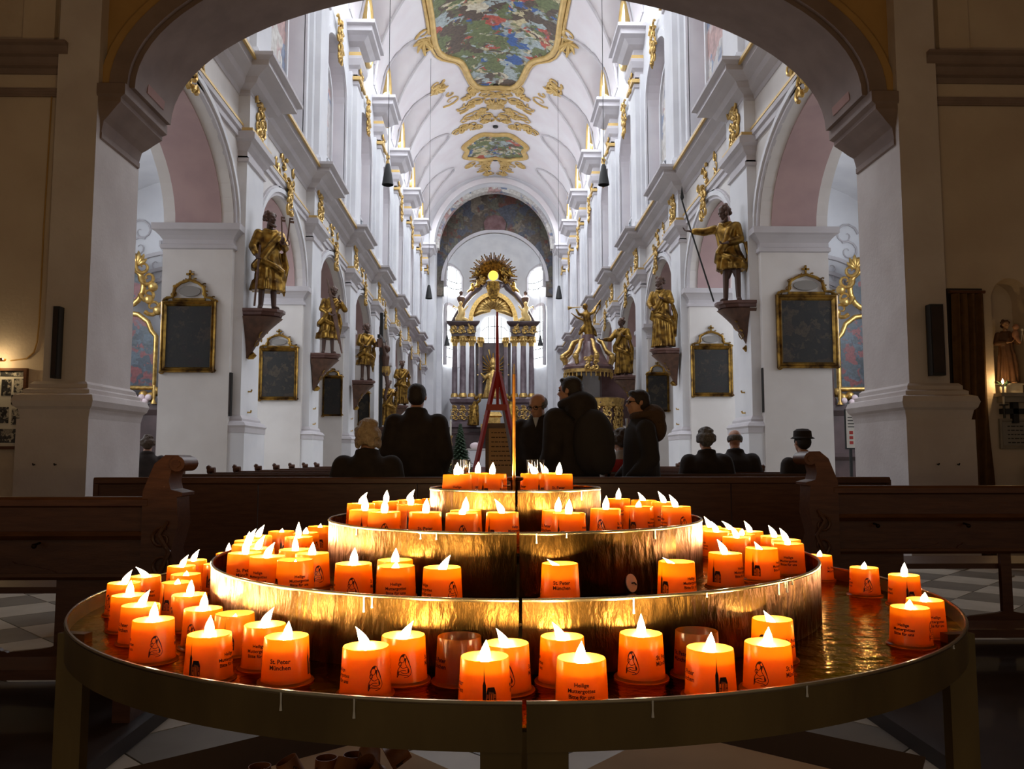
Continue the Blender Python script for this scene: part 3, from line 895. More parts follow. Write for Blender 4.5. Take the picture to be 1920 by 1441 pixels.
wi = 17
for s in (-1, 1):
    for (a0, a1, z0, z1, rise) in ((0.10, 0.82, 13.95, 15.15, 0.75), (0.08, 0.72, 8.0, 12.1, 0.7)):
        b0, b1 = (pi - a0, pi - a1) if s < 0 else (a0, a1)
        mb, g0, g1 = apse_patch(b0, b1, z0, z1, rise, 3.78)
        w = tag(obj('window_%d' % wi, mb, M['window']), 'tall bright %s window in the apse beside the high altar' % ('upper' if z0 > 13 else 'lower'), None, None, 'structure'); wi += 1
        bars = MB()
        for i in (2, 4, 6):
            bars.tube([Vector(g0[i]) * 1.0, g1[i]], 0.03, 4)
        nb = 5 if z0 < 13 else 2
        for k in range(nb):
            f = (k + 1) / (nb + 1)
            bars.tube([Vector(g0[i]).lerp(Vector((g0[i][0], g0[i][1], z1)), f) for i in range(9)], 0.03, 4)
        obj('glazing_bar', bars, M['black'], w)
        fr = MB(); fr.tube([g0[0]] + g1 + [g0[8]], 0.14, 6)
        obj('window_frame', fr, M['grey'], w, 50)
mb, g0, g1 = apse_patch(pi / 2 - 0.27, pi / 2 + 0.27, 9.6, 11.7, 0.6, 3.85)
w = tag(obj('window_%d' % wi, mb, M['window']), 'bright round-headed window behind the high altar', None, None, 'structure')
bars = MB()
for i in (2, 4, 6): bars.tube([g0[i], g1[i]], 0.03, 4)
for f in (0.35, 0.7): bars.tube([Vector(g0[i]).lerp(Vector(g1[i]), f) for i in range(9)], 0.03, 4)
obj('glazing_bar', bars, M['black'], w)

# ================================================================== CANDLE STAND
SCX, SCY = 0.043, 1.64
RIM = [0.850, 0.917, 0.983, 1.039]
PLT = [0.825, 0.888, 0.953, 1.012]
RAD = [0.770, 0.557, 0.356, 0.166]
stand = thing('candle_stand', 'round tiered brass stand crowded with burning votive candles', 'candle stand', (SCX, SCY, 0))
SEAM = atan2(-SCX, SCY) - pi / 2 + 0.012     # direction of the joint facing the viewer
for k in range(4):
    z_lo = RIM[0] - 0.048 if k == 0 else PLT[k - 1]
    for h in (0, 1):
        g = 0.0022 / RAD[k]
        a0, a1 = SEAM + h * pi + g, SEAM + h * pi + pi - g
        wmb = MB(); wmb.lathe([(RAD[k], z_lo), (RAD[k], RIM[k]), (RAD[k] - 0.003, RIM[k]), (RAD[k] - 0.003, z_lo)], 72 if k < 2 else 48, cap=False, a0=a0, a1=a1)
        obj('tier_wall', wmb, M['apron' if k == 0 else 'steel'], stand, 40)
        rmb = MB(); rmb.tube([((RAD[k] - 0.0015) * cos(a0 + (a1 - a0) * i / 72), (RAD[k] - 0.0015) * sin(a0 + (a1 - a0) * i / 72), RIM[k]) for i in range(73)], 0.0028, 6)
        obj('tier_rim', rmb, M['rim'], stand, 60)
    inner = RAD[k + 1] - 0.004 if k < 3 else 0.0
    pm = MB(); pm.lathe([(RAD[k] - 0.003, PLT[k] - 0.004), (RAD[k] - 0.003, PLT[k]), (max(inner, 0.0001), PLT[k]), (max(inner, 0.0001), PLT[k] - 0.004)], 96, cap=False)
    obj('tier_plate', pm, M['plate'], stand, 40)
for (ax, ay, rr) in ((-0.885, -0.465, 0.755), (0.862, -0.507, 0.755)):
    L_ = Vector((ax, ay)).normalized() * rr; ang = atan2(L_.y, L_.x)
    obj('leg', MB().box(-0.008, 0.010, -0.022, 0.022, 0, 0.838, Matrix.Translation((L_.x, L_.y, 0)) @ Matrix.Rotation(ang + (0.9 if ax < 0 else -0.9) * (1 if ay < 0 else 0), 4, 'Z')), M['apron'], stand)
for h in (0, pi):
    for sd in (-1, 1):
        Mx = Matrix.Rotation(SEAM + h + pi / 2, 4, 'Z')
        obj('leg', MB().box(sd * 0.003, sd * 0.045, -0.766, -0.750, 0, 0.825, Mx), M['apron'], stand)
obj('socket', MB().lathe([(0.010, 1.0), (0.010, 1.052), (0.016, 1.055), (0.016, 1.060), (0.006, 1.062)], 14), M['steel'], stand, 40)
# wax drips and crumbs on the metal
dr = random.Random(5)
for k in range(20):
    tier = dr.choice((0, 1, 1, 2, 2, 3)); a = SEAM + dr.uniform(-0.9, 0.9)
    R_ = RAD[tier] + 0.0005; z0 = RIM[tier]; ln = dr.uniform(0.005, 0.022)
    d = MB(); d.tube([(R_ * cos(a), R_ * sin(a), z0), (R_ * cos(a), R_ * sin(a), z0 - ln * 0.6), (R_ * cos(a), R_ * sin(a), z0 - ln)], [0.0012, 0.0010, 0.0018], 6)
    obj('wax_drip', d, M['waxwhite'], stand, 60)
# thin lighting rod standing in the middle socket
rod = thing('lighting_rod', 'thin brass rod standing upright in the middle of the candle stand', 'rod', (SCX - 0.004, SCY - 0.06, 1.012))
obj('shaft', MB().tube([(0, 0, 0), (0, 0, 0.245)], 0.0028, 8), M['brassrod'], rod)
obj('tip', MB().tube([(0, 0, 0.245), (0.0005, 0, 0.265)], [0.0024, 0.001], 8), M['wick'], rod)

# ------------------------------------------------------------------ votive candles
CH, RB, RT = 0.055, 0.0295, 0.0268
cup_me = MB().lathe([(0.0, 0.0015), (0.0335, 0.0), (0.0345, 0.0012), (0.0335, 0.0028), (0.0303, 0.0036), (RB, 0.006), (RT, CH - 0.001), (RT - 0.0006, CH), (RT - 0.0013, CH - 0.001), (RB - 0.0014, 0.006), (0.0, 0.004)], 36, cap=False).mesh('cup', M['cup'], 50, True)
wax_me = []
for lvl in (0.044, 0.039, 0.033):
    rr = RB + (RT - RB) * (lvl - 0.006) / (CH - 0.007) - 0.0015
    wax_me.append(MB().lathe([(rr, lvl + 0.0012), (rr * 0.94, lvl), (rr * 0.6, lvl - 0.0008), (0.0004, lvl - 0.0012)], 30, cap=False).mesh('wax', M['wax'], 60))
wick_me = MB().tube([(0, 0, -0.002), (0.0003, 0, 0.004), (0.0012, 0.0004, 0.0085)], [0.0009, 0.0008, 0.0006], 6).mesh('wick', M['wick'], 60, True)


def flame_mesh(hh, ww, lean, kind=0):
    mb = MB(); rs = []
    n = 12
    for k in range(13):
        f = k / 12
        r_ = ww * (sin(pi * min(1, f * 1.02 + 0.02)) ** 0.75) * (1 - 0.55 * f) * 1.35 + 0.0001
        dx = lean * hh * f * f
        rs.append([(dx + r_ * cos(2 * pi * i / n), r_ * sin(2 * pi * i / n) * 0.9, hh * f) for i in range(n)])
    mb.rings(rs)
    return mb.mesh('flame', M['flame'], 80, True)


flames = {'u': flame_mesh(0.028, 0.0056, 0.05), 'l': flame_mesh(0.027, 0.0056, -0.45), 'r': flame_mesh(0.027, 0.0056, 0.45),
          's': flame_mesh(0.016, 0.0050, 0.1), 'L': flame_mesh(0.022, 0.0062, -0.9), 't': flame_mesh(0.034, 0.0052, 0.0)}


def text_mesh(lines, size, gap, bold=0.028):
    vs, fs = [], []
    for k, tx in enumerate(lines):
        cu = bpy.data.curves.new('txt', 'FONT'); cu.body = tx; cu.size = size; cu.align_x = 'CENTER'; cu.offset = size * bold; cu.resolution_u = 2
        o = bpy.data.objects.new('txt', cu); COL.objects.link(o)
        me = bpy.data.meshes.new_from_object(o.evaluated_get(bpy.context.evaluated_depsgraph_get()))
        b = len(vs)
        vs += [(p.co.x, p.co.y - k * gap) for p in me.vertices]; fs += [tuple(b + i for i in p.vertices) for p in me.polygons]
        bpy.data.objects.remove(o); bpy.data.meshes.remove(me); bpy.data.curves.remove(cu)
    return vs, fs


def ribbon(pts, w):
    vs, fs = [], []
    P = [Vector(p) for p in pts]
    for i, p in enumerate(P):
        tn = P[min(i + 1, len(P) - 1)] - P[max(0, i - 1)]
        nn = Vector((-tn.y, tn.x)).normalized() * w / 2
        vs += [tuple(p + nn), tuple(p - nn)]
    for i in range(len(P) - 1):
        fs.append((2 * i, 2 * i + 1, 2 * i + 3, 2 * i + 2))
    return vs, fs


def smooth_path(pts, n=5):
    out = []
    for i in range(len(pts) - 1):
        p0, p1, p2, p3 = pts[max(0, i - 1)], pts[i], pts[i + 1], pts[min(len(pts) - 1, i + 2)]
        for k in range(n):
            t = k / n
            out.append(tuple(0.5 * ((2 * p1[j]) + (-p0[j] + p2[j]) * t + (2 * p0[j] - 5 * p1[j] + 4 * p2[j] - p3[j]) * t * t + (-p0[j] + 3 * p1[j] - 3 * p2[j] + p3[j]) * t ** 3) for j in (0, 1)))
    out.append(pts[-1])
    return out


prints = {k: MB() for k in 'PCHM'}


def wrap_print(vs, fs, phi, zc):
    out = []
    for (sx, sz) in vs:
        z = zc + sz; r_ = RB + (RT - RB) * (z - 0.006) / (CH - 0.007) + 0.00035
        a = phi + sx / r_
        out.append((r_ * sin(a), -r_ * cos(a), z))
    prints[{0: 'P', 1: 'C', 2: 'H', 3: 'M'}[int(round(phi / (pi / 2)))]].add(out, fs)


wrap_print(*text_mesh(['St. Peter', 'München'], 0.0072, 0.0072), 0.0, 0.0275)
wrap_print(*text_mesh(['Heilige', 'Muttergottes', 'Bitte für uns'], 0.0058, 0.0062), pi, 0.0305)
# church: tower with spire, nave with windows
k_ = 0.00125
for poly in ([(-7, 0), (-3.4, 0), (-3.4, 17), (-7, 17)], [(-6.8, 17), (-3.6, 17), (-4.6, 20), (-4.9, 27), (-5.2, 32), (-5.5, 27), (-5.8, 20)], [(-3.2, 9.6), (7.5, 9.6), (5.6, 14.5), (-1.6, 14.5)]):
    wrap_print([(a * k_ * 0.82, b * k_) for a, b in poly], [tuple(range(len(poly)))], pi / 2, 0.010)
for i in range(6):
    x = -2.9 + i * 1.9
    poly = [(x, 0), (x + 1.0, 0), (x + 1.0, 9.2), (x, 9.2)]
    wrap_print([(a * k_ * 0.82, b * k_) for a, b in poly], [(0, 1, 2, 3)], pi / 2, 0.010)
for yy in (0.2, 4.5, 8.8):
    wrap_print([(a * k_ * 0.82, b * k_) for a, b in ((-3, yy), (7.5, yy), (7.5, yy + 0.9), (-3, yy + 0.9))], [(0, 1, 2, 3)], pi / 2, 0.010)
k_ = 0.00118
# veiled mother bending over a child, as a line drawing
for pth in ([(-6, -11), (-5.5, -4), (-3, 1), (-4, 6), (-1.5, 11), (2, 11.5), (4, 7), (7, 0), (8.5, -6), (6, -10), (1, -11)],
            [(-2.5, 9), (-3.2, 6), (-1.5, 3.6), (0.5, 4.5), (1.2, 7.5), (0, 9.6), (-2.5, 9)], [(-4.2, 4), (-4.5, 1.5), (-2.8, 0.6), (-1.6, 2), (-2.2, 3.8), (-4.2, 4)],
            [(-3, 0), (0, -2), (4, -1), (6, -5), (3, -7), (-2, -6)], [(1.5, 6), (2.5, 2), (5, -2)], [(-5, -6), (-1, -4), (3, -4.4)], [(-6, -11), (-4, -8), (0, -8.6), (4, -9), (6, -10)], [(3, 10), (5.5, 5), (7.6, -1)]):
    wrap_print(*ribbon([(a * k_, b * k_) for a, b in smooth_path(pth)], 0.00075), 3 * pi / 2, 0.0235)
for poly in ([(-2.8, 9.4), (-1.5, 11.4), (1.8, 11.6), (1.0, 9.6), (-0.5, 10)], [(1.2, 8), (3.4, 8), (2.6, 3), (1.6, 4)], [(-5.6, -6), (-4.6, -3.4), (-4.2, -7), (-5.4, -10.4)], [(4.5, -2), (6.6, -5), (5.4, -7.4), (4.6, -5)]):
    wrap_print([(a * k_, b * k_) for a, b in poly], [tuple(range(len(poly)))], 3 * pi / 2, 0.0235)
PRN = {'P': 'printed_name', 'C': 'printed_church', 'H': 'printed_prayer', 'M': 'printed_figure'}
print_me = {k: prints[k].mesh(PRN[k], M['ink']) for k in 'PCHM'}
MOT = {'P': (0.0, 'name lettering'), 'C': (pi / 2, 'church drawing'), 'H': (pi, 'prayer lettering'), 'M': (3 * pi / 2, 'mother-and-child drawing')}
TIER = ['lowest', 'second', 'third', 'top']
FLN = {'u': 'upright flame', 'l': 'flame blown sideways', 'r': 'flame blown sideways', 's': 'short low flame', 'L': 'flame bent flat', 't': 'tall flame'}
# tier, x, y of the cup's top rim in the photograph, motif towards us and its turn, flame, wax level
CANDLES = '''0 232.7 1091.6 M-60 r 0;0 243 1114.5 M-10 u 0;0 264 1133 P-60 r 0;0 288 1160 M5 u 0;0 274.5 1079 P10 L 0;0 333 1090.5 C-40 s 1;0 341 1060 C60 r 0
0 347 1075.5 M0 s 1;0 363 1049 M60 r 0;0 407 1056 C-30 s 0;0 375 1112 M-70 u 0;0 382 1140 M-35 u 0;0 393 1187 C-35 u 0;0 490 1141 C-15 s 2;0 497 1169.5 H-15 r 0
0 537.5 1191 P-15 u 1;0 428 1036 C0 u 0;0 686.5 1209.6 M20 l 0;0 777 1190 M0 r 1;0 889.6 1177 P-60 x 2;0 913.5 1196 M0 l 1;0 910.4 1227 C10 u 1
0 1054 1191.5 M5 l 1;0 1090 1232 H0 u 1;0 1201 1185.6 M-25 t 1;0 1306 1181 P-45 x 2;0 1331 1213 C25 u 1;0 1434 1156.5 M-30 l 2;0 1439 1203 M-20 u 1
0 1546 1027 H20 L 0;0 1599 1037 M-30 s 0;0 1620 1063 M10 s 0;0 1704.6 1077 C20 u 0;0 1734 1123 H30 s 0;0 1705.7 1137 H-20 s 0
1 467 1035.4 P0 u 0;1 502 1041.7 H-30 r 0;1 548 1047 H15 s 2;1 583.5 1035.4 M20 u 1;1 555.4 1030 C0 t 1;1 560 1006 M30 t 0;1 573.7 998 M50 s 0;1 587 985.4 C0 s 1
1 517.7 994.8 C10 s 1;1 483.5 1004 C30 r 0;1 467.5 1012.5 M0 r 0;1 464.8 1021 P0 u 0;1 480 1027.5 H0 r 0;1 666 1055 M-5 u 0;1 759 1045.8 C0 u 1;1 748.7 1059.4 H0 s 1
1 823 1062 M30 r 1;1 1032 1045 P5 L 2;1 1268.4 1051.7 C-40 L 2;1 1359.5 1035.7 C-30 l 0;1 1427.7 1026.5 C-20 l 2;1 1477.6 1018 H0 s 0;1 1487 1011 M0 l 0
1 1480 1000 C0 l 0;1 1432 985 P20 l 0;1 1470 991 M0 l 0;1 1411 998.5 C40 s 0;1 1402 989 M0 L 0;1 1380.7 1005.4 P-20 l 0;1 1345 994.4 M20 l 0;1 1363 989 H0 s 0;1 1366 978 C0 s 0;1 1329 974.5 P0 l 0
2 676.7 943 M-10 r 0;2 688.8 956 C0 u 0;2 727 959.8 M0 u 0;2 781 959.8 P0 u 0;2 723.5 939 P0 u 0;2 767 936.5 H0 r 0;2 770 945 C0 u 0;2 814 934 M0 s 1
2 853 960.4 M0 s 0;2 880.6 955 M40 u 0;2 931 960 C-40 l 0;2 1027.6 954 P-50 u 0;2 1062.4 960 C-25 u 0;2 1135.5 953 M-20 u 0;2 1197.4 948.6 C-25 s 0;2 1267.3 948.6 M25 l 0
2 1188 932.5 P0 u 0;2 1234.7 936 C0 l 1;2 1277 940 H0 l 0
3 852.8 889 H0 u 0;3 884 885.5 H20 u 0;3 932 887.8 C-30 u 0;3 1003.6 887.5 C30 l 0;3 1038 888 P0 u 0;3 1046 885 M50 l 0'''.replace('\n', ';').split(';')
spec = []
for ln in CANDLES:
    p = ln.split(); tier = int(p[0])
    P_ = at_z(float(p[1]), float(p[2]), PLT[tier] + CH)
    spec.append([tier, P_.x, P_.y, p[3][0], float(p[3][1:]), p[4], int(p[5]), (P_.x, P_.y)])
GAP = 0.0700
for it in range(160):
    for i in range(len(spec)):
        for j in range(i):
            a, b_ = spec[i], spec[j]
            if a[0] != b_[0]: continue
            dx, dy = a[1] - b_[1], a[2] - b_[2]; dd = math.hypot(dx, dy)
            if dd < GAP:
                if dd < 1e-6: dx, dy, dd = 0.001, 0.001, 0.0014
                # things standing one behind the other part mostly in depth
                k = (GAP - dd) / dd * 0.5
                a[1] += dx * k * 0.6; b_[1] -= dx * k * 0.6; a[2] += dy * k; b_[2] -= dy * k
    for a in spec:
        dx, dy = a[1] - SCX, a[2] - SCY; dd = math.hypot(dx, dy)
        lo = RAD[a[0] + 1] + 0.037 if a[0] < 3 else 0.045
        hi = RAD[a[0]] - 0.0395
        t_ = min(max(dd, lo), hi)
        a[1] = SCX + dx / dd * t_; a[2] = SCY + dy / dd * t_
for (tier, x, y, mo, off, fl_, lvl, _p) in spec:
    phv = atan2(-x, y)
    lit = fl_ != 'x'
    rad_ = math.hypot(x - SCX, y - SCY)
    mid_ = (RAD[tier] + (RAD[tier + 1] if tier < 3 else 0)) / 2
    lab = ('votive candle %s %s tier, %s %s, %s' % ('at the rim of the' if rad_ > mid_ else 'well inside the', TIER[tier], MOT[mo][1], 'facing out' if abs(off) < 13 else 'turned aside', FLN[fl_])) if lit else 'burnt-out votive cup without flame on the lowest tier, beside %s' % ('the front joint of the stand' if x < 0.1 else 'a pair of lit candles')
    c = thing('votive_candle', lab, 'candle', (x, y, PLT[tier]), phv + radians(off) - MOT[mo][0], 'votive candles on the %s tier' % TIER[tier] if lit else 'burnt-out cups on the stand')
    link('cup', cup_me, c)
    for k in 'PCHM': link(PRN[k], print_me[k], c)
    if lit:
        link('wax', wax_me[lvl], c)
        lz = (0.044, 0.039, 0.033)[lvl] - 0.001
        link('wick', wick_me, c, (0, 0, lz))
        f = link('flame', flames[fl_], c, (0.001, 0, lz + 0.0065)); f.rotation_euler = (0, 0, -(phv + radians(off) - MOT[mo][0]))
        ld = bpy.data.lights.new('candle_light', 'POINT'); ld.energy = P_CANDLE * (0.6 if fl_ == 's' else 1.0); ld.color = (1.0, 0.66, 0.27); ld.shadow_soft_size = 0.004
        lo_ = bpy.data.objects.new('candle_light', ld); COL.objects.link(lo_); lo_.parent = c; lo_.location = (0.001, 0, lz + 0.012)

# two small glass votives behind the top candles
for (px_, py_) in ((865, 866), (1003, 864)):
    P_ = at_y(px_, py_, 1.745)
    g = thing('glass_votive', 'clear glass votive holder behind the candles on the top tier', 'candle holder', (P_.x, 1.745 - 0.02, PLT[3]), 0, 'glass votive holders')
    hz = 0.082
    obj('glass', MB().lathe([(0.0, 0.0), (0.016, 0.0), (0.0195, hz), (0.0180, hz), (0.0148, 0.004), (0.0, 0.004)], 24, cap=False), M['glass'], g, 50)
    obj('wax', MB().lathe([(0.0, 0.005), (0.0142, 0.005), (0.016, 0.045), (0.0, 0.045)], 20, cap=False), M['cup'], g, 50)
    link('flame', flames['s'], g, (0, 0, 0.05))
# tin wick disc stuck to the side of the third tier
wd = thing('wick_disc', 'small pale tin wick disc leaning on the wall of the third tier', 'wick disc', (*(Vector((SCX, SCY)) + Vector((0.36 * cos(SEAM + 0.52), 0.36 * sin(SEAM + 0.52)))), PLT[1] + 0.0145))
obj('disc', MB().lathe([(0.0, -0.001), (0.0105, -0.001), (0.0105, 0.001), (0.0, 0.001)], 18, M=Matrix.Rotation(SEAM + 0.52, 4, 'Z') @ Matrix.Rotation(pi / 2 - 0.25, 4, 'Y') @ Matrix.Scale(1.35, 4, (1, 0, 0))), M['paper'], wd)
obj('wick', MB().tube([(0, -0.002, 0), (0.004, -0.004, 0.001), (0.007, -0.004, -0.002)], 0.0012, 6), M['wick'], wd)

# ================================================================== PEWS
def xz(y0):
    return lambda a, b, t: (a, t, b)


def scallop(x0, x1, z, amp, n=40, up=False):
    """edge line of an apron with ogee curves and a middle drop"""
    out = []
    for i in range(n + 1):
        f = i / n; u = abs(2 * f - 1)
        d = amp * (1 - u) ** 0.6 * 0.9 if u > 0.28 else amp * (0.72 + 0.28 * u / 0.28) * (0.35 + 0.65 * (u / 0.28) ** 1.5)
        d += amp * 0.12 * cos(u * 40) if u < 0.2 else 0
        out.append((x0 + (x1 - x0) * f, z + (-d if up else d)))
    return out


def volute_end(parent, x, y0, y1, zt, s):
    """carved bench end whose volute rolls outwards (towards s)"""
    P = [(-0.085, 0.06), (0.075, 0.06), (0.075, 0.16), (0.045, 0.22), (0.05, 0.42), (0.09, 0.55), (0.055, 0.66), (0.085, 0.78), (0.075, zt - 0.185), (0.10, zt - 0.18), (0.10, zt - 0.165), (0.045, zt - 0.15),
         (0.035, zt - 0.11), (0.045, zt - 0.06), (0.085, zt - 0.035), (0.10, zt - 0.005), (0.075, zt + 0.01), (0.015, zt + 0.012), (-0.035, zt - 0.03), (-0.07, zt - 0.12), (-0.085, zt - 0.16)]
    mb = MB(); mb.prism([(x + s * a, b) for a, b in P], lambda a, b, t: (a, t, b), y0, y1)
    e = obj('bench_end', mb, M['wood'], parent, 35)
    v = MB(); v.tube([(x + s * 0.075, y0 - 0.012, zt - 0.03), (x + s * 0.075, y1 + 0.012, zt - 0.03)], 0.036, 14)
    v.tube([(x + s * 0.075, y0 - 0.022, zt - 0.03), (x + s * 0.075, y1 + 0.022, zt - 0.03)], 0.018, 10)
    obj('volute', v, M['wood'], e, 40)
    g = MB()
    fnn = lambda u, w, h: (x + s * u, y0 - h, w)
    scroll(g, (0.015, 0.72), 0.05, 1.2, 1, fnn, 0.011, 1.2, 16)
    scroll(g, (0.02, 0.60), 0.045, 1.2, -1, fnn, 0.010, 4.4, 16)
    g.tube([fnn(0.04, 0.80, 0.008), fnn(0.0, 0.74, 0.012), fnn(0.05, 0.66, 0.012), fnn(0.01, 0.56, 0.01), fnn(0.03, 0.45, 0.006)], [0.008, 0.014, 0.012, 0.012, 0.005], 6)
    obj('carving', g, M['wood'], e, 50)
    return e


def bench(name, label, x0, x1, Y, zt, end_x, s, hooks, kneel=None):
    t = thing(name, label, 'pew', (0, 0, 0))
    xm0, xm1 = x0, x1
    top = MB(); prof = [(0.0, zt - 0.05), (0.035, zt - 0.04), (0.035, zt - 0.012), (0.02, zt), (-0.05, zt), (-0.06, zt - 0.02), (-0.05, zt - 0.05)]
    profile_run(top, prof, lambda a, o, z: (a, Y - o, z), x0, x1)
    obj('top_rail', top, M['wood'], t)
    obj('upper_panel', MB().box(x0, x1, Y, Y + 0.03, zt - 0.17, zt - 0.045), M['wood'], t)
    mo = MB(); profile_run(mo, [(-0.01, zt - 0.20), (0.012, zt - 0.20), (0.028, zt - 0.18), (0.012, zt - 0.16), (-0.01, zt - 0.16)], lambda a, o, z: (a, Y - o, z), x0, x1)
    obj('moulding', mo, M['wood'], t)
    obj('back_panel', MB().box(x0, x1, Y + 0.008, Y + 0.03, zt - 0.36, zt - 0.18), M['wood'], t)
    mo = MB(); profile_run(mo, [(-0.01, zt - 0.385), (0.010, zt - 0.385), (0.018, zt - 0.37), (0.010, zt - 0.355), (-0.01, zt - 0.355)], lambda a, o, z: (a, Y - o, z), x0, x1)
    obj('moulding', mo, M['wood'], t)
    # apron with a scalloped lower edge, repeated along the bench
    ap_ = MB(); seg = 0.62; n = max(1, int((x1 - x0 - 0.5) / seg))
    xs = x1 - 0.38 if s < 0 else x0 + 0.38      # the solid part next to the carved end
    a0_, a1_ = (xs - n * seg, xs) if s > 0 and False else ((x1 - 0.36 - n * seg, x1 - 0.36) if end_x > (x0 + x1) / 2 else (x0 + 0.40, x0 + 0.40 + n * seg))
    for i in range(n):
        p0 = a0_ + i * seg
        for (u, v) in zip(scallop(p0, p0 + seg - 0.06, 0.555, 0.065)[:-1], scallop(p0, p0 + seg - 0.06, 0.555, 0.065)[1:]):
            ap_.prism([u, v, (v[0], zt - 0.36), (u[0], zt - 0.36)], lambda a, b, q: (a, q, b), Y, Y + 0.028)
        ap_.box(p0 + seg - 0.06, p0 + seg, Y, Y + 0.028, 0.10, zt - 0.36)
    ap_.box(min(x0, a0_), a0_, Y, Y + 0.028, 0.10 if end_x < a0_ else 0.50, zt - 0.36); ap_.box(a1_, max(x1, a1_), Y, Y + 0.028, 0.10 if end_x > a1_ else 0.50, zt - 0.36)
    tag(obj('apron', ap_, M['wood'], t), kind='stuff')
    lb = MB()
    for i in range(n):
        p0 = a0_ + i * seg
        for (u, v) in zip(scallop(p0, p0 + seg - 0.06, 0.225, 0.035, up=True)[:-1], scallop(p0, p0 + seg - 0.06, 0.225, 0.035, up=True)[1:]):
            lb.prism([(u[0], 0.105), (v[0], 0.105), v, u], lambda a, b, q: (a, q, b), Y, Y + 0.026)
    tag(obj('lower_board', lb, M['wood'], t), kind='stuff')
    obj('seat', MB().box(x0, x1, Y + 0.03, Y + 0.40, 0.46, 0.49), M['wood'], t)
    obj('seat_support', MB().box(x0 if end_x > x0 + 0.5 else x0 + 0.1, (x0 if end_x > x0 + 0.5 else x0 + 0.1) + 0.05, Y + 0.03, Y + 0.36, 0.0, 0.46), M['wood'], t)
    for hx in hooks:
        h = MB(); h.tube([(hx, Y + 0.01, zt - 0.125 - 0.09), (hx, Y - 0.035, zt - 0.13 - 0.09)], 0.006, 8); h.ell((hx, Y - 0.04, zt - 0.135 - 0.09), 0.012, 10, 7)
        obj('hook', h, M['steel'], t, 50)
    e = volute_end(t, end_x, Y - 0.03, Y + 0.13, zt + 0.185, s)
    if kneel:
        k0, k1, ky = kneel
        obj('kneeler', MB().box(k0, k1, ky, ky + 0.22, 0.22, 0.26), M['wood'], t)
        ke = MB(); kx = k1 - 0.04 if s > 0 else k0 + 0.04
        ke.box(kx - 0.035, kx + 0.035, ky - 0.02, ky + 0.26, 0.06, 0.22)
        obj('kneeler_foot', ke, M['wood'], t)
        ke = MB(); kx = k0 + 0.3 if s > 0 else k1 - 0.3
        ke.box(kx - 0.035, kx + 0.035, ky - 0.02, ky + 0.26, 0.06, 0.22)
        obj('kneeler_foot', ke, M['wood'], t)
    return t


bench('pew', 'dark oak pew with carved volute end and a single coat hook at its end', -3.6, -1.62, 4.0, 0.912, -1.56, 1, (-2.13, -2.9), (-3.5, -1.42, 3.42))
bench('pew', 'dark oak pew with carved volute end and two coat hooks, beside the curtained doorway', 1.94, 4.6, 4.76, 0.935, 1.88, -1, (2.18, 2.70, 3.3), (1.62, 4.4, 4.1))

# long pew running across behind the stand
mp_ = thing('pew', 'long plain dark wooden pew spanning the nave behind the candle stand', 'pew')
zt = 0.955
top = MB(); profile_run(top, [(0.0, zt - 0.05), (0.03, zt - 0.04), (0.03, zt - 0.01), (0.02, zt), (-0.05, zt), (-0.05, zt - 0.05)], lambda a, o, z: (a, 6.0 - o, z), -2.82, 2.86)
obj('top_rail', top, M['wood'], mp_)
for k in range(5):
    a = -2.80 + k * 1.128
    obj('back_panel', MB().box(a + 0.004, a + 1.124, 6.0, 6.03, 0.42, zt - 0.05), M['wood'], mp_)
obj('moulding', MB().box(-2.80, 2.84, 5.985, 6.0, 0.40, 0.44), M['wood'], mp_)
obj('lower_panel', MB().box(-2.80, 2.84, 6.0, 6.03, 0.0, 0.40), M['wood'], mp_)
obj('seat', MB().box(-2.80, 2.84, 6.03, 6.42, 0.44, 0.47), M['wood'], mp_)
for a in (-2.83, 2.84):
    obj('end_panel', MB().box(a, a + 0.035, 5.99, 6.44, 0.0, zt - 0.02), M['wood'], mp_)

# farther rows, both sides of the nave
ORD = ['first', 'second', 'third', 'fourth', 'fifth', 'sixth', 'seventh', 'eighth', 'ninth', 'tenth']
for s, nm in ((-1, 'on the crucifix side of the aisle'), (1, 'on the pulpit side of the aisle')):
    for k in range(8):
        Y = 8.35 + 0.92 * k; x0, x1 = sorted((XC + s * 1.05, XC + s * 3.2)); zt = 0.93
        p = thing('pew', '%s plain pew behind the long one, %s' % (ORD[k], nm), 'pew', (0, 0, 0), 0, 'rows of nave pews')
        obj('top_rail', MB().box(x0, x1, Y - 0.02, Y + 0.05, zt - 0.04, zt), M['wood'], p)
        obj('back_panel', MB().box(x0, x1, Y, Y + 0.03, 0.3, zt - 0.04), M['wood'], p)
        obj('seat', MB().box(x0, x1, Y + 0.03, Y + 0.40, 0.44, 0.47), M['wood'], p)
        for xe in (x0, x1):
            e = MB(); e.prism([(Y - 0.02, 0.0), (Y + 0.44, 0.0), (Y + 0.42, 0.5), (Y + 0.2, 0.62), (Y + 0.10, zt), (Y - 0.02, zt)], lambda a, b, t: (t, a, b), xe - 0.025, xe + 0.025)
            eo = obj('bench_end', e, M['wood'], p)
            f = MB(); f.tube([(xe - 0.04, Y + 0.03, zt + 0.02), (xe + 0.04, Y + 0.03, zt + 0.02)], 0.035, 12); f.ell((xe + s * 0.03, Y + 0.03, zt + 0.05), 0.03, 10, 7)
            obj('finial', f, M['wood'], eo, 40)

# ================================================================== FIGURES
def limb(mb, pts, rads, n=10):
    for i in range(len(pts) - 1):
        mb.tube([pts[i], (Vector(pts[i]) + Vector(pts[i + 1])) / 2, pts[i + 1]], [rads[i], (rads[i] + rads[i + 1]) / 2, rads[i + 1]], n)
    for p, r in zip(pts, rads): mb.ell(p, r, 10, 7)


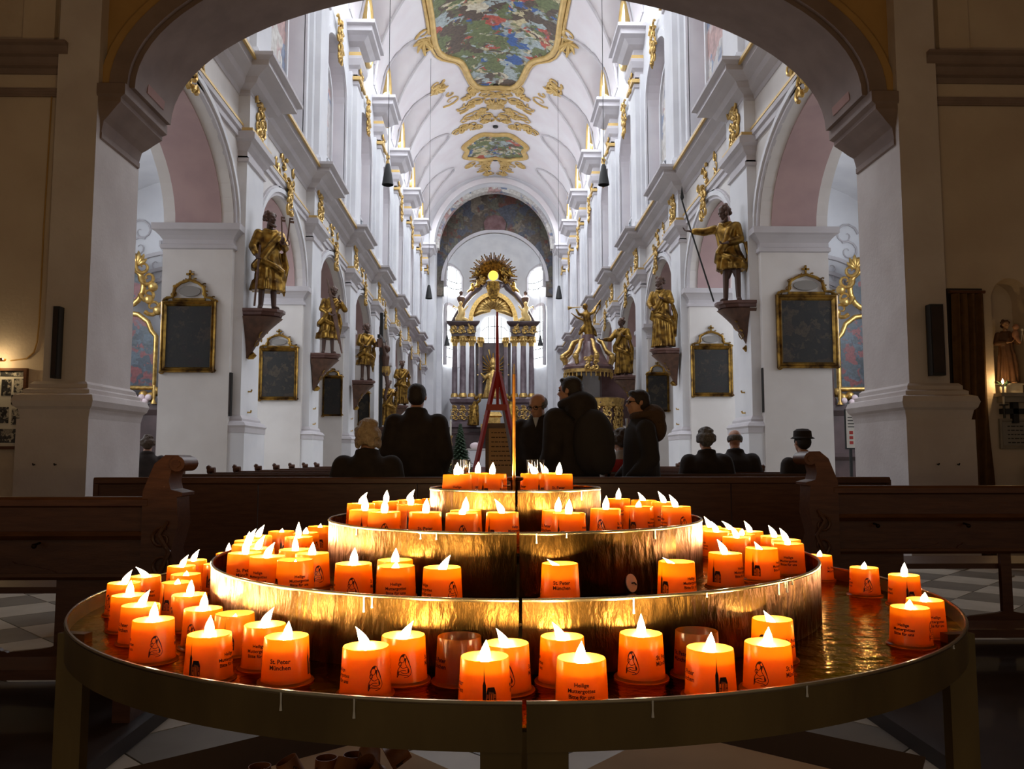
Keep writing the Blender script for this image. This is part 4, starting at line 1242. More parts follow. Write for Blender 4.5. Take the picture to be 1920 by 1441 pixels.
def hand(mb, wrist, dirn, palm_n, size=1.0, curl=0.5, thumb=1):
    """palm, four fingers of unequal length and a thumb off the side of the palm"""
    w = Vector(wrist); d = Vector(dirn).normalized(); nrm = Vector(palm_n); nrm = (nrm - d * nrm.dot(d)).normalized(); sd = d.cross(nrm).normalized()
    k = size
    mb.tube([w, w + d * 0.035 * k, w + d * 0.085 * k], [0.026 * k, 0.036 * k, 0.034 * k], 10, flat=0.5, up=tuple(nrm))
    for i, ln in enumerate((0.070, 0.080, 0.074, 0.058)):
        b = w + d * 0.080 * k + sd * (i - 1.5) * 0.019 * k
        p1 = b + d * ln * 0.45 * k + nrm * ln * 0.15 * curl * k
        p2 = p1 + d * ln * 0.30 * k + nrm * ln * 0.40 * curl * k
        p3 = p2 + d * ln * 0.12 * k + nrm * ln * 0.40 * curl * k
        mb.tube([b - d * 0.02 * k, b, p1, p2, p3], [0.010 * k, 0.010 * k, 0.0095 * k, 0.009 * k, 0.007 * k], 8)
    tb = w + d * 0.025 * k - sd * thumb * 0.028 * k
    mb.tube([w + d * 0.02 * k, tb, tb + (d * 0.7 - sd * thumb * 0.7) * 0.035 * k, tb + (d * 0.95 - sd * thumb * 0.5) * 0.062 * k + nrm * 0.012 * k], [0.012 * k, 0.013 * k, 0.011 * k, 0.008 * k], 8)


def head_form(mb, c, k=1.0, turn=0.0, nod=0.0, ears=True):
    """head facing -Y before turning; c is the middle of the skull"""
    Mx = Matrix.Translation(c) @ Matrix.Rotation(turn, 4, 'Z') @ Matrix.Rotation(nod, 4, 'X') @ Matrix.Scale(k, 4)
    mb.ell((0, 0.012, 0.030), (0.076, 0.094, 0.088), 18, 12, Mx)
    mb.ell((0, -0.022, -0.035), (0.060, 0.066, 0.080), 16, 10, Mx)
    mb.ell((0, -0.052, -0.086), (0.030, 0.030, 0.026), 12, 8, Mx)       # chin
    mb.ell((0, -0.080, 0.030), (0.052, 0.014, 0.012), 12, 6, Mx)        # brow
    mb.tube([(0, -0.080, 0.016), (0, -0.104, -0.022), (0, -0.086, -0.034)], [0.010, 0.016, 0.012], 8, Mx)   # nose
    mb.ell((0, -0.086, -0.060), (0.024, 0.010, 0.006), 10, 6, Mx)       # lips
    mb.ell((0, -0.084, -0.070), (0.020, 0.010, 0.006), 10, 6, Mx)
    for s in (-1, 1):
        mb.ell((s * 0.036, -0.066, -0.018), (0.022, 0.018, 0.018), 10, 6, Mx)   # cheek
        if ears: mb.ell((s * 0.079, 0.012, 0.000), (0.010, 0.020, 0.032), 10, 7, Mx)
    return Mx


def eyes_mesh(Mx):
    mb = MB()
    for s in (-1, 1):
        mb.ell((s * 0.030, -0.076, 0.010), (0.014, 0.012, 0.009), 10, 7, Mx)
    return mb


def robe_rings(prof, folds, seed, amp, n=64, drift=0.6):
    r = random.Random(seed); ph = [r.uniform(0, 6.28) for _ in range(4)]
    rs = []
    for (z, cx, cy, rx, ry, am) in prof:
        ring = []
        for i in range(n):
            a = 2 * pi * i / n
            w = sin(folds * a + ph[0] + drift * z * 4) * 0.6 + sin((folds - 3) * a + ph[1] - drift * z * 3) * 0.3 + sin((folds + 5) * a + ph[2] + z * 5) * 0.2
            k = 1 + am * amp * w
            ring.append((cx + rx * k * cos(a), cy + ry * k * sin(a), z))
        rs.append(ring)
    return rs


def saint(name, label, loc, rotz, H=1.95, seed=1, hem=0.05, lean=0.0, armR=None, armL=None, nod=0.0, turn=0.0, attr=None, sash=True, beard=True, curly=False, folds=11):
    """gilded carved saint facing -Y; 1.9 m model scaled to H"""
    k = H / 1.90
    S = Matrix.Scale(k, 4)
    t = thing(name, label, 'statue', (loc[0], loc[1], loc[2] + 0.012), rotz)
    rb = MB(); lx = lean
    rb.rings(robe_rings([(hem, 0, 0.02, 0.30, 0.24, 1.0), (hem + 0.18, 0.01, 0.02, 0.28, 0.225, 1.0), (0.55, 0.02, 0.01, 0.26, 0.20, 0.9), (0.80, 0.02 + lx * 0.3, 0.0, 0.235, 0.185, 0.8), (1.00, lx * 0.5, 0.0, 0.20, 0.155, 0.5),
                         (1.15, lx * 0.7, 0, 0.20, 0.15, 0.35), (1.32, lx * 0.85, 0, 0.225, 0.15, 0.25), (1.45, lx * 0.95, 0.01, 0.20, 0.125, 0.1), (1.53, lx, 0.01, 0.09, 0.08, 0)], folds, seed, 0.20))
    aR = armR or [(-0.21, 0.0, 1.43), (-0.30, -0.04, 1.18), (-0.20, -0.22, 1.10)]
    aL = armL or [(0.21, 0.0, 1.43), (0.31, -0.02, 1.18), (0.24, -0.20, 1.22)]
    for A in (aR, aL):
        A = [(p[0] + lx, p[1], p[2]) for p in A]
        limb(rb, A[:2] + [tuple(Vector(A[1]).lerp(Vector(A[2]), 0.75))], [0.085, 0.08, 0.065])
    if sash:
        rb.tube([(0.20 + lx, -0.02, 1.47), (0.12 + lx, -0.15, 1.35), (-0.04, -0.19, 1.12), (-0.17, -0.19, 0.92), (-0.26, -0.05, 0.80), (-0.22, 0.16, 0.78)], [0.06, 0.07, 0.07, 0.08, 0.07, 0.05], 10)
        rb.tube([(-0.20, -0.14, 0.92), (0.05, -0.22, 0.80), (0.22, -0.16, 0.72), (0.30, 0.0, 0.62)], [0.07, 0.06, 0.06, 0.04], 10)
        rb.tube([(0.28, -0.04, 1.10), (0.34, 0.0, 0.85), (0.31, 0.05, 0.55), (0.33, 0.04, 0.30)], [0.05, 0.07, 0.06, 0.02], 8)
    rb.tube([(-0.10 + lx, -0.06, 1.50), (lx, -0.13, 1.46), (0.10 + lx, -0.06, 1.50), (0.08 + lx, 0.08, 1.53), (-0.08 + lx, 0.08, 1.53), (-0.10 + lx, -0.06, 1.50)], 0.035, 8)
    rb.v = [tuple(S @ Vector(p)) for p in rb.v]
    link('robe', remesh(rb, 0.019 * k, 2, 'robe', M['stgold']), t)
    sk = MB()
    hc = (lx * 1.15, -0.03 - 0.06 * abs(nod), 1.72 - 0.05 * abs(nod))
    Mh = head_form(sk, hc, 1.12, turn, nod)
    sk.tube([(lx, 0.01, 1.45), (lx * 1.08, -0.005, 1.64)], [0.065, 0.058], 10)
    limb(sk, [(lx, 0.01, 1.45), (lx * 0.5, 0.01, 1.0), (0, 0.01, 0.75)], [0.07, 0.08, 0.08])
    for s in (-1, 1): limb(sk, [(0, 0.01, 0.78), (s * 0.09, 0.0, 0.5), (s * 0.10, -0.02, hem + 0.25)], [0.07, 0.06, 0.06])
    for A in (aR, aL): limb(sk, [(lx, 0.01, 1.42), (A[0][0] + lx, A[0][1], A[0][2]), (A[1][0] + lx, A[1][1], A[1][2]), tuple(Vector((A[1][0] + lx, A[1][1], A[1][2])).lerp(Vector((A[2][0] + lx, A[2][1], A[2][2])), 0.62))], [0.045, 0.045, 0.042, 0.042])
    for A, th in ((aR, 1), (aL, -1)):
        e, h_ = Vector((A[1][0] + lx, A[1][1], A[1][2])), Vector((A[2][0] + lx, A[2][1], A[2][2]))
        limb(sk, [tuple(e.lerp(h_, 0.6)), tuple(h_)], [0.042, 0.032])
        hand(sk, h_, h_ - e, (0, -0.3, 1) if abs((h_ - e).normalized().z) < 0.8 else (0, 1, 0), 1.1, 0.9, th)
    for s in (-1, 1):
        limb(sk, [(s * 0.10, -0.02, hem + 0.25), (s * 0.12, -0.03, 0.10), (s * 0.13, -0.02, 0.05)], [0.07, 0.048, 0.045])
        limb(sk, [(s * 0.13, 0.0, 0.04), (s * 0.15, -0.10, 0.035), (s * 0.16, -0.17, 0.025)], [0.045, 0.042, 0.028])
    sk.v = [tuple(S @ Vector(p)) for p in sk.v]
    link('body', remesh(sk, 0.0125 * k, 1, 'body', M['flesh']), t)
    hr = MB(); r = random.Random(seed)
    for i in range(26 if curly else 18):
        a = r.uniform(-0.6, pi + 0.6); zz = r.uniform(-0.05, 0.12)
        rr = 0.085 if zz < 0.09 else 0.06
        hr.ell((rr * cos(a), 0.02 + rr * 1.1 * sin(a), zz), r.uniform(0.025, 0.045), 8, 6, Mh)
    hr.ell((0, 0.022, 0.075), (0.075, 0.088, 0.055), 12, 8, Mh)
    if beard:
        for i in range(9):
            a = -pi + pi * i / 8
            hr.ell((0.052 * cos(a), -0.035 + 0.045 * sin(a), -0.095 - 0.035 * abs(sin(a))), 0.030, 8, 6, Mh)
    hr.v = [tuple(S @ Vector(p)) for p in hr.v]
    link('hair', remesh(hr, 0.012 * k, 1, 'hair', M['bronze']), t)
    if attr:
        for nm, mb, mt in attr(aR, aL):
            mb.v = [tuple(S @ Vector((p[0] + lx * (1 if p[2] > 1 else 0), p[1], p[2]))) for p in mb.v]
            obj(nm, mb, M[mt], t, 50)
    return t


def console(label, loc, rotz, h=1.0, w=0.72):
    """carved wall bracket; +Y side is against the wall, top at loc"""
    t = thing('wall_bracket', label, 'bracket', loc, rotz)
    sl = MB(); poly = [(-w / 2, 0.36), (-w / 2, -0.02), (-w * 0.34, -0.26), (-w * 0.12, -0.34), (w * 0.12, -0.34), (w * 0.34, -0.26), (w / 2, -0.02), (w / 2, 0.36)]
    rs = []
    for sc_, z in ((1.0, 0.0), (1.0, -0.05), (0.93, -0.07), (0.90, -0.12), (0.80, -0.15)):
        rs.append([(a * sc_, 0.36 + (b - 0.36) * sc_, z) for a, b in poly])
    sl.rings(rs)
    obj('slab', sl, M['bracket'], t)
    bd = MB(); rs = []
    for f in range(10):
        u = f / 9; sc_ = 0.62 * (1 - u) ** 1.9 + 0.34 * (1 - u) ** 0.35 * (1 - 0.25 * u)
        rs.append([(a * max(sc_, 0.10), 0.36 + (b - 0.36) * max(sc_ * 0.98, 0.08), -0.15 - (h - 0.15) * u) for a, b in poly])
    bd.rings(rs)
    bo = obj('body', bd, M['bronze'], t, 40)
    fb = lambda u, v, hh: (u, 0.36 - (0.70 * (0.62 * (1 + v / h) ** 1.9 + 0.34 * (1 + v / h) ** 0.35 * (1 + 0.25 * v / h)) + 0.01) * 0.98 - hh, v)
    for v in (-0.25, -0.45, -0.62):
        for s in (-1, 1):
            g = MB(); scroll(g, (s * 0.13 * (1 + v / h + 0.2), v), 0.09, 1.1, s, fb, 0.018, 0.5, 14); obj('gilt_scroll', g, M['stgold'], bo, 50)
    g = MB(); g.tube([(0, 0.36 - 0.16, -h * 0.90), (0, 0.36 - 0.10, -h * 0.96), (0, 0.34, -h)], [0.05, 0.06, 0.02], 8)
    obj('gilt_tip', g, M['stgold'], bo, 50)
    return t


def staff(points, r=0.016, n=8):
    return MB().tube(points, r, n)


def attr_keys(aR, aL):
    h = Vector(aL[2]); a = MB()
    for dx in (-0.05, 0.05):
        p = h + Vector((dx, -0.08, 0.05))
        a.tube([p, p + Vector((dx * 0.6, -0.02, 0.42))], 0.014, 8)
        a.tube([p + Vector((0.035 * cos(q), 0, -0.05 + 0.05 * sin(q))) for q in [i * pi / 6 for i in range(13)]], 0.010, 6)
        e = p + Vector((dx * 0.6, -0.02, 0.42)); a.box(e.x - 0.005, e.x + 0.075, e.y - 0.01, e.y + 0.01, e.z - 0.09, e.z - 0.05); a.box(e.x - 0.005, e.x + 0.06, e.y - 0.01, e.y + 0.01, e.z - 0.03, e.z)
    b = staff([(-0.30, -0.26, 0.02), (-0.24, -0.24, 1.15)], 0.020)
    return [('keys', a, 'bronze'), ('sword', b, 'bronze')]


def attr_spear(aR, aL):
    h = Vector(aR[2])
    a = staff([(h.x + 0.32, h.y - 0.02, 0.02), (h.x, h.y, h.z), (h.x - 0.17, h.y, h.z + 0.62)], 0.016)
    a.lathe([(0.0, 0), (0.04, 0.08), (0.0, 0.32)], 6, (h.x - 0.17, h.y, h.z + 0.60))
    return [('spear', a, 'black')]


def attr_diag(aR, aL):
    return [('staff', staff([(0.30, -0.30, 0.0), (0.05, -0.26, 1.0), (-0.18, -0.10, 2.02)], 0.018), 'bronze')]


def attr_book(aR, aL):
    h = Vector(aL[2]); a = MB(); a.box(h.x - 0.05, h.x + 0.10, h.y - 0.20, h.y - 0.13, h.z - 0.12, h.z + 0.14, None)
    return [('book', a, 'bronze')]


def put(px_, py_, Y): return at_y(px_, py_, Y)


def on_bracket(px, y_base, Y, s, **kw):
    P_ = put(px, y_base, Y)
    return P_


# left side
P_ = put(500, 583, 15.95)
saint('saint_statue', 'gilded bearded saint statue with keys and lowered sword on a wall bracket', P_, 0.55, 1.98, 3, 0.36, 0.02, [(-0.21, 0.0, 1.43), (-0.31, -0.02, 1.16), (-0.28, -0.16, 0.98)], [(0.21, 0, 1.43), (0.27, -0.08, 1.20), (0.17, -0.30, 1.22)], turn=0.5, attr=attr_keys)
console('dark carved wall bracket under the saint with keys', P_, pi / 2, 0.92)
P_ = put(614, 664, 21.75)
saint('saint_statue', 'gilded saint statue bowing over a long diagonal staff on a wall bracket', P_, 0.5, 1.85, 8, 0.40, 0.10, [(-0.21, 0.0, 1.43), (-0.30, -0.06, 1.20), (-0.14, -0.26, 1.05)], [(0.21, 0, 1.43), (0.33, -0.10, 1.22), (0.14, -0.26, 1.42)], nod=0.3, turn=0.4, attr=attr_diag)
console('dark carved wall bracket under the saint with diagonal staff', P_, pi / 2, 0.95)
P_ = put(684, 714, 27.55)
saint('saint_statue', 'gilded bald saint statue holding an open book out before him', P_, 0.7, 1.95, 12, 0.50, 0.02, None, [(0.21, 0, 1.43), (0.30, -0.08, 1.18), (0.18, -0.32, 1.18)], turn=0.3, attr=attr_book)
console('dark carved wall bracket under the saint with open book', P_, pi / 2, 0.95)
P_ = put(752, 760, 39.15)
saint('saint_statue', 'gilded slender saint statue with dark hair beyond the hanging crucifix', P_, 0.4, 2.15, 17, 0.06, 0.02, turn=0.4, beard=False)
console('dark carved wall bracket under the slender saint beyond the crucifix', P_, pi / 2, 0.95)
P_ = put(727, 800, 32.3)
saint('saint_statue', 'gilded woman saint statue standing below the hanging crucifix', P_, 0.5, 1.85, 19, 0.05, 0.0, [(-0.2, 0, 1.43), (-0.28, -0.06, 1.18), (-0.10, -0.24, 1.22)], [(0.2, 0, 1.43), (0.30, -0.10, 1.25), (0.22, -0.34, 1.42)], beard=False)
console('gilt-edged bracket under the woman saint below the crucifix', P_, pi / 2, 0.7, 0.8)
# right side
P_ = put(1374, 568, 15.95)
saint('saint_statue', 'gilded curly-haired saint statue leaning forward on a long spear', P_, -0.60, 2.0, 25, 0.62, -0.10, [(-0.21, 0.0, 1.43), (-0.38, -0.10, 1.38), (-0.62, -0.16, 1.42)], [(0.21, 0, 1.43), (0.28, -0.04, 1.16), (0.10, -0.24, 1.08)], nod=0.45, turn=-0.5, attr=attr_spear, curly=True)
console('dark carved wall bracket under the saint with spear', P_, -pi / 2, 0.95)
P_ = put(1243, 655, 21.75)
saint('saint_statue', 'gilded saint statue in a long straight robe with hand on chest', P_, -0.5, 1.98, 31, 0.05, -0.04, [(-0.21, 0, 1.43), (-0.28, -0.08, 1.18), (-0.16, -0.24, 1.02)], [(0.21, 0, 1.43), (0.30, -0.06, 1.20), (0.12, -0.20, 1.26)], nod=0.2, turn=-0.4, folds=15)
console('dark carved wall bracket under the long-robed saint', P_, -pi / 2, 0.95)
P_ = put(1168, 705, 27.55)
saint('saint_statue', 'gilded young saint statue stretching an open hand towards the nave', P_, -0.7, 2.0, 37, 0.06, -0.03, [(-0.21, 0, 1.43), (-0.34, -0.12, 1.18), (-0.46, -0.38, 1.16)], None, turn=-0.3, beard=False)
console('dark carved wall bracket under the young saint beside the pulpit', P_, -pi / 2, 0.95)

# hanging crucifix
P_ = put(713, 800, 31.4)
cx = thing('crucifix', 'tall black crucifix with a carved figure hung from the left pillar', 'crucifix', (P_.x, 31.4, 2.2))
obj('upright', MB().box(-0.06, 0.06, -0.06, 0.06, 0, 4.35), M['black'], cx)
obj('crossbeam', MB().box(-0.05, 0.05, -0.75, 0.75, 3.3, 3.42, Matrix.Rotation(0.0, 4, 'Z')), M['black'], cx)
fg = MB()
fg.rings(robe_rings([(1.95, 0.20, 0, 0.10, 0.10, 0.6), (2.1, 0.19, 0, 0.16, 0.15, 1), (2.3, 0.18, 0, 0.15, 0.14, 0.6)], 7, 4, 0.2, 32))
obj('loincloth', fg, M['gold'], cx, 50)
bd = MB()
limb(bd, [(0.20, 0.0, 2.0), (0.26, -0.06, 1.6), (0.16, 0.0, 1.18), (0.2, 0.0, 1.05)], [0.09, 0.065, 0.045, 0.035])
limb(bd, [(0.20, 0.0, 2.0), (0.26, 0.06, 1.6), (0.16, 0.02, 1.18), (0.2, 0.02, 1.05)], [0.09, 0.065, 0.045, 0.035])
limb(bd, [(0.18, 0, 2.05), (0.17, 0, 2.35), (0.16, 0, 2.65), (0.15, 0, 2.85)], [0.14, 0.12, 0.16, 0.07])
for s in (-1, 1):
    limb(bd, [(0.15, s * 0.16, 2.75), (0.12, s * 0.42, 2.98), (0.08, s * 0.68, 3.28)], [0.065, 0.05, 0.035])
    hand(bd, (0.08, s * 0.68, 3.28), (0, s * 0.6, 0.8), (1, 0, 0), 1.0, 0.5, s)
head_form(bd, (0.24, -0.02, 2.96), 1.05, 1.5, 0.5)
link('body', remesh(bd, 0.016, 1, 'body', M['flesh']), cx)
hr = MB(); hr.ell((0.20, 0.0, 3.03), (0.11, 0.10, 0.09)); hr.ell((0.16, 0.02, 2.92), (0.08, 0.09, 0.14))
obj('hair', hr, M['bronze'], cx, 60)

# ================================================================== STATIONS: framed paintings on the pier faces
def station(px0, px1, pyt, pyb, pyc, Y, mat, label):
    a, b_ = at_y(px0, pyb, Y), at_y(px1, pyt, Y); top = at_y((px0 + px1) / 2, pyc, Y).z
    w, h = b_.x - a.x, b_.z - a.z; xm = (a.x + b_.x) / 2
    t = thing('framed_painting', label, 'painting', (xm, Y, a.z), 0, 'gilt-framed station paintings')
    fw = w * 0.095
    obj('canvas', MB().box(-w / 2 + fw * 0.8, w / 2 - fw * 0.8, -0.03, 0.0, fw * 0.8, h - fw * 0.8), mat, t)
    prof = [(0.0, 0.0), (0.0, -0.06), (0.25, -0.085), (0.45, -0.06), (0.7, -0.075), (1.0, -0.035), (1.0, 0.0)]
    fr = MB(); rs = []
    for (u, d) in prof:
        o = fw * u
        rs.append([(-w / 2 + o, d, o), (w / 2 - o, d, o), (w / 2 - o, d, h - o), (-w / 2 + o, d, h - o)])
    fr.rings(rs, cap=False)
    obj('frame', fr, M['stgold'], t)
    cr_ = MB(); ff = lambda u, v, hh: (u, -0.03 - hh, v)
    hc = top - b_.z
    for s in (-1, 1):
        cr_.tube([ff(s * w * 0.48, h + 0.01, 0.01), ff(s * w * 0.40, h + hc * 0.10, 0.02), ff(s * w * 0.30, h + hc * 0.12, 0.02), ff(s * w * 0.26, h + hc * 0.45, 0.02), ff(s * w * 0.16, h + hc * 0.58, 0.02), ff(0, h + hc * 0.68, 0.02)], [0.02, 0.03, 0.03, 0.035, 0.03, 0.03], 6)
        for (u, v, r_) in ((0.44, 0.06, 0.05), (0.30, 0.22, 0.06), (0.27, 0.48, 0.05), (0.10, 0.66, 0.04)):
            q_ = MB(); scroll(q_, (s * w * u, h + hc * v), r_, 1.2, s, ff, 0.016, 1.0, 14); obj('crest_scroll', q_, M['stgold'], t, 50)
        for (u, v) in ((0.5, -0.02), (0.5, h - 0.02)):
            q_ = MB(); scroll(q_, (s * w * (u - 0.03), max(0.02, v)), 0.05, 1.1, s, ff, 0.016, 0, 12); obj('corner_scroll', q_, M['stgold'], t, 50)
    cr_.tube([ff(-w * 0.3, h + hc * 0.05, 0.01), ff(w * 0.3, h + hc * 0.05, 0.01)], 0.03, 6)
    obj('crest', cr_, M['stgold'], t, 50)
    ca_ = MB(); ca_.prism([(w * 0.20 * cos(2 * pi * i / 20), h + hc * 0.32 + hc * 0.17 * sin(2 * pi * i / 20)) for i in range(20)], lambda a, b, q: (a, q, b), -0.035, 0.0)
    obj('cartouche', ca_, M['plaque'], t)
    cs = MB(); cs.box(-0.018, 0.018, -0.045, -0.015, h + hc * 0.68, top - a.z); cs.box(-0.07, 0.07, -0.045, -0.015, top - a.z - hc * 0.16, top - a.z - hc * 0.16 + 0.035)
    obj('cross', cs, M['stgold'], t)
    return t


station(300, 407, 565, 698, 507, 15.49, M['darkpaint'], 'dark station painting in gilt frame with cross, near the saint with keys')
station(484, 560, 652, 750, 617, 21.29, M['darkpaint2'], 'dark station painting in gilt frame, under the saint with diagonal staff')
station(604, 643, 706, 780, 690, 27.09, M['darkpaint'], 'small dark station painting in gilt frame below the saint with a book')
station(671, 694, 737, 796, 722, 32.89, M['darkpaint2'], 'smallest dark station painting in gilt frame behind the bald saint')
station(1457, 1568, 553, 690, 498, 15.49, M['darkpaint2'], 'dark station painting in gilt frame with cross, near the spear saint')
station(1296, 1372, 648, 743, 610, 21.29, M['darkpaint'], 'dark station painting in gilt frame, under the spear saint')
station(1212, 1254, 700, 772, 678, 27.09, M['darkpaint2'], 'small dark station painting in gilt frame below the long-robed saint')
station(1157, 1182, 730, 792, 716, 32.89, M['darkpaint'], 'smallest dark station painting in gilt frame beside the pulpit')
# slim column loudspeakers on the piers
for (xa, xb, yt, yb, Y, lab) in ((103, 121, 577, 710, 8.93, 'slim black column loudspeaker above the lit photo board'), (1740, 1759, 573, 705, 8.93, 'slim black column loudspeaker beside the brown curtain'),
                                 (425, 437, 699, 780, 15.60, 'slim grey column loudspeaker beside the painting near the saint with keys'), (1429, 1442, 690, 773, 15.60, 'slim grey column loudspeaker beside the painting near the spear saint')):
    a, b_ = at_y(xa, yb, Y), at_y(xb, yt, Y)
    sp = thing('column_loudspeaker', lab, 'loudspeaker', ((a.x + b_.x) / 2, Y, a.z))
    w, h = b_.x - a.x, b_.z - a.z
    obj('cabinet', MB().box(-w / 2, w / 2, -0.10, 0.0, 0, h), M['black'], sp)
    obj('grille', MB().box(-w / 2 + 0.012, w / 2 - 0.012, -0.108, -0.10, 0.03, h - 0.03), M['darkwood'], sp)

# hanging bell-shaped lamps
for (px, py, X_, lab) in ((727, 347, -3.0, 'left'), (1132, 347, 3.2, 'right'), (804, 560, -3.0, ''), (1048, 560, 3.2, '')):
    d = ray(px, py); tt = X_ / d[0]; P_ = Vector((X_, d[1] * tt, CAMZ + d[2] * tt)); big = lab != ''
    near_ = 'the big ceiling fresco' if big else 'the small ceiling fresco'
    l = thing('hanging_lamp', 'dark bell-shaped lamp on thin cord below %s, %s' % (near_, 'crucifix side' if X_ < 0 else 'pulpit side'), 'lamp', P_)
    hh = 0.62 if big else 0.65
    obj('shade', MB().lathe([(0.155, 0.0), (0.165, 0.01), (0.12, 0.30), (0.07, hh - 0.06), (0.045, hh), (0.0, hh + 0.01)], 20, cap=False), M['black'], l, 40)
    obj('cord', MB().tube([(0, 0, hh), (0, 0, z_vault(P_.x, P_.y) - P_.z)], 0.010, 6), M['black'], l)
for (px, py) in ((838, 648), (1013, 648)):
    P_ = at_y(px, py, 59.5); l = thing('hanging_lamp', 'small dark lamp hanging in the chancel before the %s altar window' % ('left' if px < 900 else 'right'), 'lamp', P_)
    obj('shade', MB().lathe([(0.20, 0), (0.12, 0.4), (0.05, 0.75), (0.0, 0.8)], 14), M['black'], l, 40)
    obj('cord', MB().tube([(0, 0, 0.8), (0, 0, 21.82 - P_.z)], 0.012, 6), M['black'], l)

# ================================================================== PEOPLE
def person(label, loc, face, H=1.72, seated=False, coat='coat', hair='hair', hairlen=0.0, bald=False, turn=0.0, nod=0.0, stoop=0.0, glasses=False, hat=False, hood=None, collar=None, pack=False, arms=None, width=1.0, seed=1, seat_h=0.47, band=None, stride=0.0):
    """clothed figure facing -Y, turned by face; loc on the ground"""
    k = H / 1.75
    t = thing('person', label, 'person', loc, face)
    S = Matrix.Scale(k, 4)
    hipz = 0.90 if not seated else seat_h / k + 0.10
    up = hipz - 0.90
    fy = -stoop
    hc = (0, -0.025 + fy * 1.0, 1.625 + up - abs(stoop) * 0.15)
    bd = MB()
    Mh = head_form(bd, hc, 1.0, turn, nod)
    bd.tube([(0, 0.005 + fy * 0.8, 1.40 + up), (0, -0.005 + fy * 0.95, 1.55 + up)], [0.062, 0.055], 12)
    limb(bd, [(0, 0, hipz), (0, fy * 0.35, hipz + 0.22), (0, fy * 0.7, hipz + 0.44)], [0.135, 0.125, 0.13])
    if seated:
        knee = [(s * 0.11, -0.44, hipz - 0.02) for s in (-1, 1)]; foot = [(s * 0.12, -0.42, 0.07) for s in (-1, 1)]
    else:
        knee = [(s * 0.10, -0.02 - s * stride * 0.5, 0.49) for s in (-1, 1)]; foot = [(s * 0.11, 0.03 - s * stride, 0.07) for s in (-1, 1)]
    for i, s in enumerate((-1, 1)):
        limb(bd, [(s * 0.09, 0, hipz - 0.02), knee[i], foot[i]], [0.085, 0.058, 0.042])
    A = arms or [[(s * 0.185, fy * 0.75, 1.385 + up), (s * 0.245, 0.03 + fy * 0.4, 1.12 + up), (s * 0.20, -0.16 + fy * 0.3, 0.93 + up if not seated else 0.98 + up)] for s in (-1, 1)]
    for i, s in enumerate((-1, 1)):
        a = A[i]; limb(bd, a, [0.05, 0.042, 0.029])
        hand(bd, a[2], Vector(a[2]) - Vector(a[1]), (-s * 0.6, 0, 0.5), 0.95, 0.6, -s)
    bd.v = [tuple(S @ Vector(p)) for p in bd.v]
    link('body', remesh(bd, 0.011, 1, 'body', M['skin']), t)
    # trousers and shoes
    tr_ = MB()
    for i, s in enumerate((-1, 1)):
        limb(tr_, [(s * 0.09, 0, hipz), knee[i], tuple(Vector(foot[i]) + Vector((0, 0, 0.02)))], [0.115, 0.085, 0.072])
    tr_.v = [tuple(S @ Vector(p)) for p in tr_.v]
    link('trousers', remesh(tr_, 0.02, 2, 'trousers', M['coat2']), t)
    for i, s in enumerate((-1, 1)):
        sh = MB(); f = Vector(foot[i]); sh.ell((f.x, f.y + 0.02, 0.05), (0.048, 0.06, 0.05)); sh.ell((f.x + s * 0.01, f.y - 0.09, 0.04), (0.048, 0.10, 0.04)); sh.box(f.x - 0.045, f.x + 0.05, f.y - 0.18, f.y + 0.075, 0.0, 0.02)
        sh.v = [tuple(S @ Vector(p)) for p in sh.v]
        link('shoe', remesh(sh, 0.012, 2, 'shoe', M['black']), t)
    # coat
    ct = MB(); w = width
    low = 0.52 if not seated else hipz - 0.12
    ct.rings(robe_rings([(low, 0, 0.02, 0.235 * w, 0.185 * w, 1.0), (hipz - 0.1, 0, 0.01, 0.225 * w, 0.175 * w, 0.8), (hipz + 0.05, 0, fy * 0.1, 0.215 * w, 0.165 * w, 0.5), (hipz + 0.22, 0, fy * 0.35, 0.205 * w, 0.155 * w, 0.4), (hipz + 0.38, 0, fy * 0.6, 0.215 * w, 0.15 * w, 0.25),
                         (hipz + 0.49, 0, fy * 0.75, 0.195 * w, 0.135 * w, 0.1), (hipz + 0.55, 0, 0.01 + fy * 0.8, 0.125, 0.11, 0), (hipz + 0.60, 0, 0.01 + fy * 0.85, 0.085, 0.085, 0)], 7, seed, 0.07, 48, 0.3))
    for i, s in enumerate((-1, 1)):
        a = A[i]; limb(ct, [tuple(Vector(a[0]) + Vector((0, 0, 0.0))), a[1], tuple(Vector(a[1]).lerp(Vector(a[2]), 0.92))], [0.088 * w, 0.078 * w, 0.060])
    if seated:
        for i, s in enumerate((-1, 1)): limb(ct, [(s * 0.09, 0, hipz), tuple(Vector(knee[i]) * 0.75 + Vector((0, 0, hipz * 0.25)))], [0.14, 0.11])
    ct.tube([(0.075 * cos(q), 0.01 + fy * 0.85 + 0.08 * sin(q), hipz + 0.60 + 0.012 * sin(q)) for q in [i * pi / 8 for i in range(17)]], 0.026, 8)
    ct.v = [tuple(S @ Vector(p)) for p in ct.v]
    link('coat', remesh(ct, 0.016, 3, 'coat', M[coat]), t)
    if hood:
        hd = MB(); hd.ell((0, 0.11 + fy * 0.8, hipz + 0.60), (0.15, 0.12, 0.12), 16, 10); hd.ell((0, 0.15 + fy * 0.8, hipz + 0.50), (0.13, 0.09, 0.13), 16, 10)
        hd.tube([(0.125 * cos(q), 0.05 + fy * 0.85 + 0.12 * sin(q), hipz + 0.625 + 0.02 * sin(q)) for q in [i * pi / 10 for i in range(21)]], 0.036, 8)
        hd.v = [tuple(S @ Vector(p)) for p in hd.v]
        link('hood', remesh(hd, 0.014, 2, 'hood', M[hood]), t)
